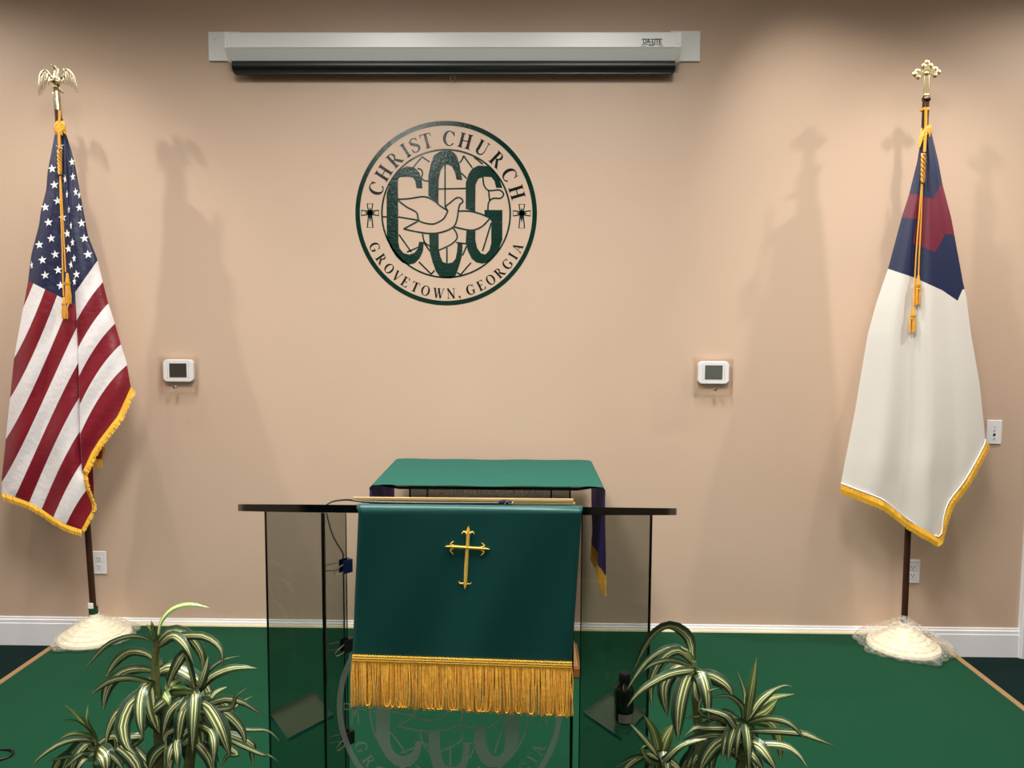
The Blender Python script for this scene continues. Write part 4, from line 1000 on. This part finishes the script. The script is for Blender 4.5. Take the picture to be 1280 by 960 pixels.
# scarf over the pulpit front
def scarf():
    t = thing('pulpit_scarf', 'dark teal cloth with gold cross and long gold fringe hanging over the pulpit front', 'cloth', (CXP, 1.58, 1.1))
    YH = 1.560
    TL, TR, BL, BR = (448, 634.5), (727.5, 631.5), (440.5, 821), (714.5, 830)
    nu, nv = 44, 40
    def hang(s, r):
        """s across 0..1, r down 0..1"""
        x = (TL[0] * (1 - s) + TR[0] * s) * (1 - r) + (BL[0] * (1 - s) + BR[0] * s) * r
        y = (TL[1] * (1 - s) + TR[1] * s) * (1 - r) + (BL[1] * (1 - s) + BR[1] * s) * r
        Y = YH + r * (.006 * math.sin(s * 7 + 1) + .004 * math.sin(s * 15 + r * 3)) - .004 * r
        return x, y, Y
    mb = MB(); rows = []
    # part lying on the reading top, under the board
    for y in (1.93, 1.85, 1.75, 1.65, 1.60, 1.578):
        a = P(450, 634, y); b = P(727, 631, y)
        xa, xb = P(448, 634, 1.58)[0], P(727.5, 632, 1.58)[0]
        rows.append([(xa + (xb - xa) * i / nu, y, ztop(y, .0105)) for i in range(nu + 1)])
    xa, xb = rows[-1][0][0], rows[-1][-1][0]
    z0 = ztop(1.575, .0105)
    rows.append([(xa + (xb - xa) * i / nu, 1.567, z0 - .0005) for i in range(nu + 1)])
    rows.append([(xa + (xb - xa) * i / nu, 1.5615, z0 - .005) for i in range(nu + 1)])
    for j in range(nv + 1):
        r = j / nv; row = []
        for i in range(nu + 1):
            x, y, Y = hang(i / nu, r); row.append(P(x, y + 6 * (1 - r), Y))
        rows.append(row)
    for r in rows: mb.v += r
    n = nu + 1
    mb.f = [(r * n + i, r * n + i + 1, (r + 1) * n + i + 1, (r + 1) * n + i) for r in range(len(rows) - 1) for i in range(nu)]; mb.m = [0] * len(mb.f)
    o = mb.build('cloth', M['teal'], t, smooth='keep')
    sol = o.modifiers.new('thickness', 'SOLIDIFY'); sol.thickness = .0012; sol.offset = 0
    # fringe: header braid + strands
    mb = MB(); pts = []
    for k in range(221):
        s = k / 220; x, y, Y = hang(s, 1.0); pts.append((x, y, Y))
    for row, dy, r in ((0, -1.5, .0022), (1, 1.2, .0026), (2, 4.0, .0026)):
        mb.tube([P(x, y + dy + (.9 * math.sin(k * 2.4 + row) if row == 0 else .35 * math.sin(k * 2.4)), Y - .003) for k, (x, y, Y) in enumerate(pts)], r, 5, smooth=1)
    mb.build('fringe_header', M['fringehi'], t, smooth=True)
    mb = MB(); rnd = random.Random(8)
    for k in range(400):
        s = (k + rnd.uniform(0, .8)) / 400; x, y, Y = hang(s, 1.0); L = 60 + 5 * s + rnd.uniform(-3, 3); sw = rnd.uniform(-1.6, 1.6); Y2 = Y - .003 + rnd.uniform(-.005, .004)
        mb.tube([P(x, y + 4, Y - .003), P(x + sw * .6 + rnd.uniform(-1, 1), y + L * .35, Y2), P(x + sw + rnd.uniform(-1, 1), y + L * .7, Y2 - .002), P(x + sw * 1.2, y + L, Y2)], .0013, 4, smooth=2, cap=False)
    for k in range(34):
        s = rnd.uniform(.02, .98); x, y, Y = hang(s, 1.0); L = 60 + 5 * s; wd = rnd.uniform(3, 6)
        mb.tube([P(x - wd, y + L * rnd.uniform(.3, .7), Y - .008), P(x - wd * .7, y + L * .93, Y - .010), P(x, y + L * 1.0, Y - .010), P(x + wd * .7, y + L * .93, Y - .010), P(x + wd, y + L * rnd.uniform(.4, .7), Y - .008)], .0010, 4, smooth=3, cap=False)
    mb.build('fringe', M['fringe'], t, kind='stuff')
    # embroidered cross
    def EZ(zx, zy, h=0):
        x = 540 + zx / 8.722; y = 640 + zy / 8.722
        return P(x, y, YH - .0035 - h)
    def bead(mb, pts, wd, h):
        pts = np.array(pts, float); wd = np.array(wd, float)
        if len(pts) > 2: pts, wd = crom(pts, wd, 6)
        N_ = len(pts); vs = []
        for i in range(N_):
            d = pts[min(i + 1, N_ - 1)] - pts[max(i - 1, 0)]; d /= np.linalg.norm(d); n_ = np.array([-d[1], d[0]])
            for q, hh in ((-.5, 0), (-.25, .8), (0, 1), (.25, .8), (.5, 0)):
                p = pts[i] + n_ * wd[i] * q; vs.append(EZ(p[0], p[1], h * hh))
        mb.add(vs, [(i * 5 + k, i * 5 + k + 1, (i + 1) * 5 + k + 1, (i + 1) * 5 + k) for i in range(N_ - 1) for k in range(4)])
    cr_ = MB()
    bead(cr_, [(396, 155), (395, 195), (393, 225), (391, 300), (385, 390), (372, 600), (365, 770), (362, 800), (358, 850)], [2, 34, 46, 38, 38, 40, 40, 44, 3], .003)
    bead(cr_, [(140, 378), (190, 376), (225, 380), (300, 384), (385, 391), (470, 397), (540, 400), (580, 402), (628, 406)], [2, 26, 36, 34, 34, 34, 36, 26, 2], .0034)
    for a in ([(378, 240), (350, 215), (322, 240)], [(408, 240), (440, 218), (463, 244)], [(235, 368), (205, 350), (238, 314)], [(235, 395), (200, 420), (232, 462)], [(535, 390), (568, 370), (540, 334)], [(535, 410), (565, 440), (530, 478)], [(350, 780), (310, 780), (288, 758)], [(382, 782), (415, 785), (435, 765)]):
        bead(cr_, a, [26, 20, 3], .0025)
    cr_.build('embroidered_cross', M['embroidery'], t, smooth='keep')
scarf()

# wooden board on the reading top
bd = thing('wooden_board', 'long light oak board lying on the glass pulpit top', 'board', (CXP, 1.75, 1.1))
b0, b1, zt_ = 1.607, 1.80, .0125
xa = P(444, 626, 1.60)[0]; xb = P(719.5, 626, 1.60)[0]
for k, (t0, t1, e0, e1) in enumerate(((zt_, zt_ + .0064, .010, .0), (zt_ + .0064, zt_ + .0138, .0, .004))):
    mb = MB(); q = [(xa - .006 * (k == 1) + e0, b0 + .002 * (1 - k)), (xb - e1, b0 + .002 * (1 - k)), (xb - e1, b1), (xa + e0, b1)]
    mb.prism(q, t0, t1, fn=lambda u, v, t: (u, v, ztop(v, t))); mb.build('plank', M['wood'], bd, bevel=.0015)

# microphone cable, clips
def cable():
    t = thing('microphone_cable', 'thin black microphone cable looping off the pulpit top and down the left wing', 'cable', (CXP - .3, 1.62, 1.11))
    wd_ = Vector((-(OUT[0] - INN[0]), OUT[1] - INN[1])).normalized(); inn = (CXP - INN[0] + wd_.x * .006 + wd_.y * .0060, INN[1] + wd_.y * .006 - wd_.x * .0060)
    path = [P(640, 629, 1.592), P(600, 629, 1.594), P(540, 628.8, 1.594), P(480, 628, 1.594), P(450, 626.5, 1.594), P(438, 625, 1.60), P(428, 625, 1.66), P(416, 627, 1.85), P(410, 630, 2.08), P(408.5, 631, 2.19), P(407.5, 635, 2.218), P(408.5, 643, 2.222), P(414, 664, 2.16), P(420, 677, 2.12)]
    mb = MB(); mb.tube(path + [(inn[0] - .003, inn[1] + .0060, P(432, 692, 2.08)[2]), (inn[0] - .0008, inn[1] + .0010, P(432, 697, 2.08)[2])] + [(inn[0], inn[1], z) for k, z in enumerate(np.linspace(P(432, 712, 2.08)[2], .03, 9))], .0021, 7, smooth=5)
    cb = mb.build('cord', M['cable'], t, smooth=True)
    mb = MB(); c = P(633, 627.8, 1.582); mb.tube([(c[0] - .016, c[1], c[2]), (c[0] - .006, c[1] - .001, c[2] + .001), (c[0] + .012, c[1], c[2])], [.003, .0048, .0035], 8, smooth=1); mb.build('lapel_microphone', M['black'], t, smooth=True)
    mb = MB(); mb.tube([(c[0] - .004, c[1] - .005, c[2] - .003), (c[0] + .002, c[1] - .007, c[2] + .004), (c[0] + .008, c[1] - .005, c[2] - .002), (c[0] + .016, c[1] - .004, c[2] + .003)], .0012, 6); mb.build('tie_clip', M['chrome'], t, smooth=True)
    for k, (py, m, lb) in enumerate(((707, 'clipblue', 'dark blue binder clip on the left wing of the pulpit, topmost of three'), (806, 'black', 'black binder clip on the left wing of the pulpit, beside the gold fringe'), (921, 'black', 'black binder clip on the left wing of the pulpit, lowest of three'))):
        z = P(433, py, 2.08)[2]
        b = thing('binder_clip', lb, 'clip', (inn[0], inn[1], z), 'binder clips on the pulpit wing')
        # clip body wraps the wing's edge: wing direction
        d = Vector((-(OUT[0] - INN[0]), OUT[1] - INN[1], 0)).normalized(); n = Vector((-d.y, d.x, 0)); e = Vector((CXP - INN[0], INN[1], z))
        mb = MB(); hw_ = .0185
        prof = [(-.010, -.0115), (-.010, .0115), (.016, .0058), (.016, .0052), (-.004, .0052), (-.004, -.0052), (.016, -.0052), (.016, -.0058)]
        # spine in front of edge, two jaws along the glass
        mb.prism([(-.012, -.012), (.018, -.0105), (.018, -.0086), (-.002, -.0086), (-.002, .0086), (.018, .0086), (.018, .0105), (-.012, .012)], -hw_, hw_, fn=lambda u, v, s: tuple(e + d * u + n * v + Vector((0, 0, s))))
        mb.build('jaw', M[m], b)
        for sg in (1, -1):
            mb = MB(); q = lambda u, v, s: tuple(e + d * u + n * (sg * v) + Vector((0, 0, s)))
            mb.tube([q(.018, .009, -.010), q(.030, .016, -.010), q(.050, .024, -.008), q(.060, .026, -.004), q(.060, .026, .004), q(.050, .024, .008), q(.030, .016, .010), q(.018, .009, .010)], .0011, 6)
            mb.build('wire_handle', M['chrome'], b, smooth=True)
cable()

# bottle on the right shelf
bq = Q(780.5, 905, ZS)
bo = thing('bottle', 'small dark glass bottle with paper label on the right pulpit shelf', 'bottle', (bq[0], bq[1] + .014, ZS))
bc = (bq[0], bq[1] + .014, ZS + .001)
mb = MB(); mb.lathe([(.0, 0), (.022, 0), (.025, .004), (.025, .086), (.022, .096), (.012, .104), (.011, .108), (0, .108)], bc, 24); mb.build('body', M['bottlebody'], bo, smooth=True)
mb = MB(); mb.lathe([(.0, .105), (.0145, .105), (.0150, .108), (.0150, .126), (.013, .129), (0, .129)], bc, 20); mb.build('cap', M['black'], bo, smooth=True)
mb = MB(); n = 14
vs = [(bc[0] + .0254 * math.cos(a), bc[1] + .0254 * math.sin(a), bc[2] + z) for z in (.006, .028) for a in np.linspace(math.radians(-130), math.radians(10), n)]
mb.add(vs, [(i, i + 1, n + i + 1, n + i) for i in range(n - 1)]); mb.build('label', M['label'], bo, smooth='keep')

# small dark cable ring on the carpet at the frame's left edge
lq = Q(-4, 945, 0)
mb = MB(); mb.tube([(lq[0] + .052 * math.cos(a), lq[1] + .036 * math.sin(a), .005 + .002 * math.sin(3 * a)) for a in [2 * math.pi * i / 24 for i in range(25)]], .0048, 8, smooth=1, cap=False)
tag(mb.build('cable_loop', M['cable'], smooth=True), 'dark loop of cable lying on the green stage carpet', 'cable')

# ------------------------------------------------------------------ striped dracaena plants
def leaf(t, pts, wpx, D, rnd, young=False, spread=None, arch=.0):
    """pts: image-plane trace of the midrib (base first); D depth at the base; the leaf swings out in depth along its length"""
    n = len(pts); sp = rnd.uniform(-.09, .03) if spread is None else spread
    p3 = []
    for i, (x, y) in enumerate(pts):
        s = i / (n - 1); p3.append(P(x, y, D + sp * math.sin(s * math.pi * .6)))
    p3 = np.array(p3); p3, _ = crom(p3, np.ones(n), max(2, 14 // (n - 1)))
    N_ = len(p3); seg = np.linalg.norm(np.diff(p3, axis=0), axis=1); cum = np.concatenate([[0], np.cumsum(seg)]) / seg.sum()
    W = wpx / F * D; tw = rnd.uniform(-.5, .5)
    mb = MB(); uv = []
    view = np.array([0, 1.0, -.15]); view /= np.linalg.norm(view)
    for i in range(N_):
        d = p3[min(i + 1, N_ - 1)] - p3[max(i - 1, 0)]; d /= np.linalg.norm(d) + 1e-9
        a = np.cross(d, view); a /= np.linalg.norm(a) + 1e-9; b = np.cross(a, d)
        ang = tw + .35 * math.sin(cum[i] * 3)
        a2 = a * math.cos(ang) + b * math.sin(ang); b2 = np.cross(a2, d)
        s = cum[i]; wd = W * min(1, .45 + 2.2 * s) * (1 - max(0, (s - .45) / .55) ** 2.2) / max(.75, math.cos(ang))
        wd = max(wd, W * .03)
        for q in (-.5, -.25, 0, .25, .5):
            mb.v.append(tuple(p3[i] + a2 * wd * q + b2 * wd * (.16 * (1 - 4 * q * q)) * (1 if b2[1] < 0 else -1))); uv.append((q + .5, s))
    mb.f = [(i * 5 + k, i * 5 + k + 1, (i + 1) * 5 + k + 1, (i + 1) * 5 + k) for i in range(N_ - 1) for k in range(4)]; mb.m = [0] * len(mb.f)
    return mb.build('leaf', M['leafyoung'] if young else M['leaf'], t, smooth='keep', uv=uv)

def plant(name, label, pot_px, D, rosettes, leaves, seed, extra):
    rnd = random.Random(seed)
    bx_, by_ = pot_px; c = P(bx_, by_, D); t = thing(name, label, 'plant', (c[0], D, 0))
    mb = MB(); mb.lathe([(.0, .001), (.105, .001), (.110, .01), (.140, .24), (.150, .245), (.150, .275), (.138, .275), (.134, .25), (0, .25)], (c[0], D, 0), 28); mb.build('pot', M['pot'], t, smooth=True)
    mb = MB(); mb.lathe([(.0, .262), (.06, .264), (.132, .255), (.132, .245), (0, .245)], (c[0], D, 0), 20); mb.build('soil', M['soil'], t, smooth=True)
    for k, (x0, y0, x1, y1, dd) in enumerate(rosettes):
        a = P(x0, y0, D + dd); b = P(x1, y1, D + dd); g = (c[0] + (b[0] - c[0]) * .25, D + dd * .4, .25)
        mb = MB(); mb.tube([g, ((g[0] + b[0]) / 2 + .01, D + dd * .7, (g[2] + b[2]) / 2), b, a], [.013, .012, .011, .006], 10); mb.build('cane', M['cane'], t, smooth=True)
    for L in leaves:
        pts, wpx = list(L[0]), L[1]; k = L[2] if len(L) > 2 else 0; yg = len(L) > 3
        x0, y0, x1, y1, _ = rosettes[k]; f_ = min(1, max(0, (pts[0][1] - y0) / (y1 - y0))); ax_ = x0 + (x1 - x0) * f_; ay_ = y0 + (y1 - y0) * f_
        if math.hypot(pts[0][0] - ax_, pts[0][1] - ay_) > 5: pts = [(ax_, ay_)] + pts          # every leaf springs from its cane
        leaf(t, pts, wpx, D + rosettes[k][4], rnd, yg)
    for (k, n, x, y, r0, r1) in extra:      # leaves of the rosettes that hang behind and below the traced ones
        for i in range(n):
            a = rnd.uniform(0, 2 * math.pi); r = rnd.uniform(r0, r1); dx = math.cos(a) * r; up = rnd.uniform(4, 16)
            dr_ = rnd.uniform(.35, .95) * r
            leaf(t, [(x, y), (x + dx * .35, y - up), (x + dx * .8, y + dr_ * .25), (x + dx, y + dr_)], rnd.uniform(12, 19), D + rosettes[k][4] + .035, rnd, False, spread=.11 * math.sin(a) + .02)
Z5 = lambda *p: [(60 + x / 4.57, 750 + y / 4.57) for x, y in p]
Z6 = lambda *p: [(190 + x / 4.57, 750 + y / 4.57) for x, y in p]
LP = [
    (Z5((620, 255), (540, 212), (440, 212), (320, 270), (200, 410)), 6.5, 0), (Z5((610, 345), (560, 305), (470, 295), (390, 350), (325, 450)), 13, 0), (Z5((615, 412), (540, 392), (430, 410), (340, 500), (315, 640)), 15, 0),
    (Z5((570, 465), (470, 445), (350, 465), (235, 550)), 10, 0), (Z5((600, 430), (580, 500), (590, 620), (640, 765)), 25, 0), (Z5((550, 500), (525, 600), (530, 720), (548, 800)), 15, 0), (Z5((535, 535), (465, 600), (425, 720), (455, 840), (505, 880)), 17, 0),
    (Z5((475, 590), (395, 650), (345, 750), (330, 850)), 15, 0), (Z6((35, 205), (55, 120), (120, 50), (220, 24), (330, 45)), 7.5, 0, 1), (Z5((615, 235), (595, 180), (565, 140)), 11, 0, 1), (Z5((618, 230), (600, 160), (588, 115)), 8, 0, 1),
    (Z6((40, 235), (100, 180), (190, 190), (260, 260), (292, 340), (285, 440)), 17, 0), (Z6((180, 205), (290, 205), (370, 250), (402, 310), (405, 395)), 11, 0), (Z6((40, 265), (120, 205), (190, 260), (240, 370)), 13, 0), (Z6((195, 310), (130, 390), (80, 520)), 13, 1),
    (Z6((268, 525), (340, 440), (440, 395), (520, 385), (600, 390)), 11, 1), (Z6((262, 515), (300, 430), (322, 320)), 14, 1), (Z6((310, 420), (400, 345), (510, 318)), 5, 1), (Z6((250, 545), (180, 640), (140, 740), (115, 840)), 15, 1),
    (Z6((268, 580), (262, 680), (275, 780), (300, 890)), 25, 1), (Z6((310, 600), (365, 680), (410, 780), (448, 895)), 25, 1), (Z6((325, 592), (420, 565), (530, 590), (645, 670)), 11, 1), (Z6((395, 640), (470, 690), (520, 760), (535, 840)), 15, 1),
    (Z6((530, 740), (640, 742), (690, 765), (728, 805)), 6, 1), (Z6((320, 585), (365, 530), (430, 495)), 9, 1), (Z6((440, 620), (480, 550), (548, 498)), 8, 1), (Z6((420, 640), (500, 590), (580, 545)), 6, 1), (Z6((90, 510), (130, 470), (215, 440)), 12, 1, 1), (Z6((85, 530), (90, 570), (105, 620)), 14, 1, 1), (Z6((120, 500), (170, 520), (210, 560)), 9, 1, 1),
    (Z6((600, 870), (665, 885), (725, 925)), 7, 1), (Z6((545, 810), (570, 880), (580, 960)), 11, 1), (Z6((330, 740), (355, 820), (350, 960)), 14, 1), (Z6((150, 800), (145, 880), (150, 980)), 14, 1), (Z6((90, 760), (80, 860), (70, 980)), 10, 1), (Z6((480, 870), (430, 890), (390, 960)), 9, 1),
    (Z5((255, 750), (190, 680), (95, 598)), 13, 2, 1), (Z5((268, 765), (225, 690), (228, 600)), 10, 2, 1), (Z5((255, 780), (150, 762), (65, 795)), 8, 2, 1), (Z5((260, 800), (150, 798), (50, 830), (-60, 910), (-90, 965)), 7.5, 2), (Z5((230, 905), (120, 890), (0, 925)), 10, 2),
    (Z5((290, 850), (320, 900), (335, 1000)), 20, 2), (Z5((280, 860), (190, 880), (100, 960)), 7, 2), (Z5((525, 780), (460, 860), (420, 970)), 9, 2), (Z5((240, 745), (160, 690), (80, 690)), 8, 2, 1), (Z5((270, 870), (200, 920), (150, 1000)), 9, 2), (Z5((380, 780), (390, 880), (360, 1000)), 13, 2), (Z5((300, 860), (380, 900), (450, 1000)), 12, 2)]
plant('striped_houseplant', 'potted plant with striped strap leaves at the left of the pulpit', (190, 960), 1.74, [(196.5, 796, 194, 850, .0), (245, 866, 244, 905, -.03), (122, 930, 124, 965, .02)], LP, 11,
      [(0, 5, 195, 842, 45, 80), (1, 8, 246, 880, 40, 80), (2, 6, 124, 940, 40, 75), (1, 7, 225, 935, 35, 65)])
ZR = lambda *p: [(720 + x / 3.765, 740 + y / 3.765) for x, y in p]
RP = [
    (ZR((548, 330), (532, 215), (440, 155), (345, 215), (270, 372)), 15, 0), (ZR((548, 350), (520, 275), (430, 265), (330, 330), (240, 460)), 9, 0), (ZR((546, 330), (480, 275), (400, 320), (352, 430), (360, 548)), 13, 0), (ZR((552, 380), (480, 355), (415, 440), (430, 585)), 20, 0),
    (ZR((555, 380), (520, 400), (485, 530), (480, 700)), 23, 0), (ZR((545, 350), (450, 320), (360, 340), (310, 380)), 8, 0), (ZR((530, 370), (430, 390), (310, 460), (240, 540)), 11, 0), (ZR((548, 330), (520, 290), (450, 275)), 9, 0, 1), (ZR((555, 400), (560, 480), (590, 545)), 9, 0),
    (ZR((800, 620), (820, 500), (850, 305)), 13, 1, 1), (ZR((788, 620), (795, 480), (758, 370)), 5.5, 1), (ZR((800, 615), (870, 510), (960, 440)), 10, 1), (ZR((820, 595), (900, 510), (1030, 480)), 10, 1, 1), (ZR((810, 600), (890, 565), (948, 505)), 17, 1, 1),
    (ZR((762, 680), (710, 610), (620, 580), (510, 595)), 12, 1), (ZR((752, 645), (700, 580), (580, 548)), 11, 1), (ZR((785, 545), (720, 488), (630, 500)), 8, 1), (ZR((780, 690), (650, 670), (530, 700), (430, 775)), 13, 1), (ZR((762, 700), (680, 700), (620, 760), (580, 850)), 24, 1),
    (ZR((800, 690), (870, 735), (945, 840)), 17, 1), (ZR((815, 610), (900, 610), (950, 680), (965, 800)), 16, 1, 1), (ZR((890, 595), (1000, 615), (1085, 700)), 9, 1), (ZR((920, 655), (1060, 665), (1130, 690), (1218, 725)), 9, 1), (ZR((960, 720), (1040, 760), (1092, 830)), 9, 1),
    (ZR((590, 575), (605, 480), (680, 448)), 6, 1), (ZR((780, 740), (830, 765), (885, 840)), 13, 1), (ZR((930, 470), (980, 440), (1020, 445)), 4, 1), (ZR((620, 640), (560, 640), (510, 680)), 10, 1), (ZR((700, 560), (640, 600), (560, 640)), 9, 1),
    (ZR((382, 765), (320, 690), (253, 618)), 9, 2), (ZR((392, 765), (365, 650), (318, 578)), 13, 2, 1), (ZR((400, 770), (425, 690), (458, 620)), 15, 2, 1), (ZR((375, 800), (290, 770), (178, 828)), 11, 2), (ZR((350, 800), (310, 740), (335, 720)), 9, 2, 1), (ZR((420, 790), (500, 720), (620, 690)), 8, 2), (ZR((400, 790), (440, 800), (500, 850)), 12, 2)]
plant('striped_houseplant', 'potted plant with striped strap leaves at the right of the pulpit', (880, 960), 1.72, [(867, 826, 870, 870, .0), (929, 905, 928, 945, .0), (826, 946, 828, 975, -.02)], RP, 23,
      [(0, 3, 868, 850, 30, 55), (1, 9, 928, 915, 40, 80), (2, 5, 826, 950, 35, 65), (1, 8, 900, 940, 30, 65)])
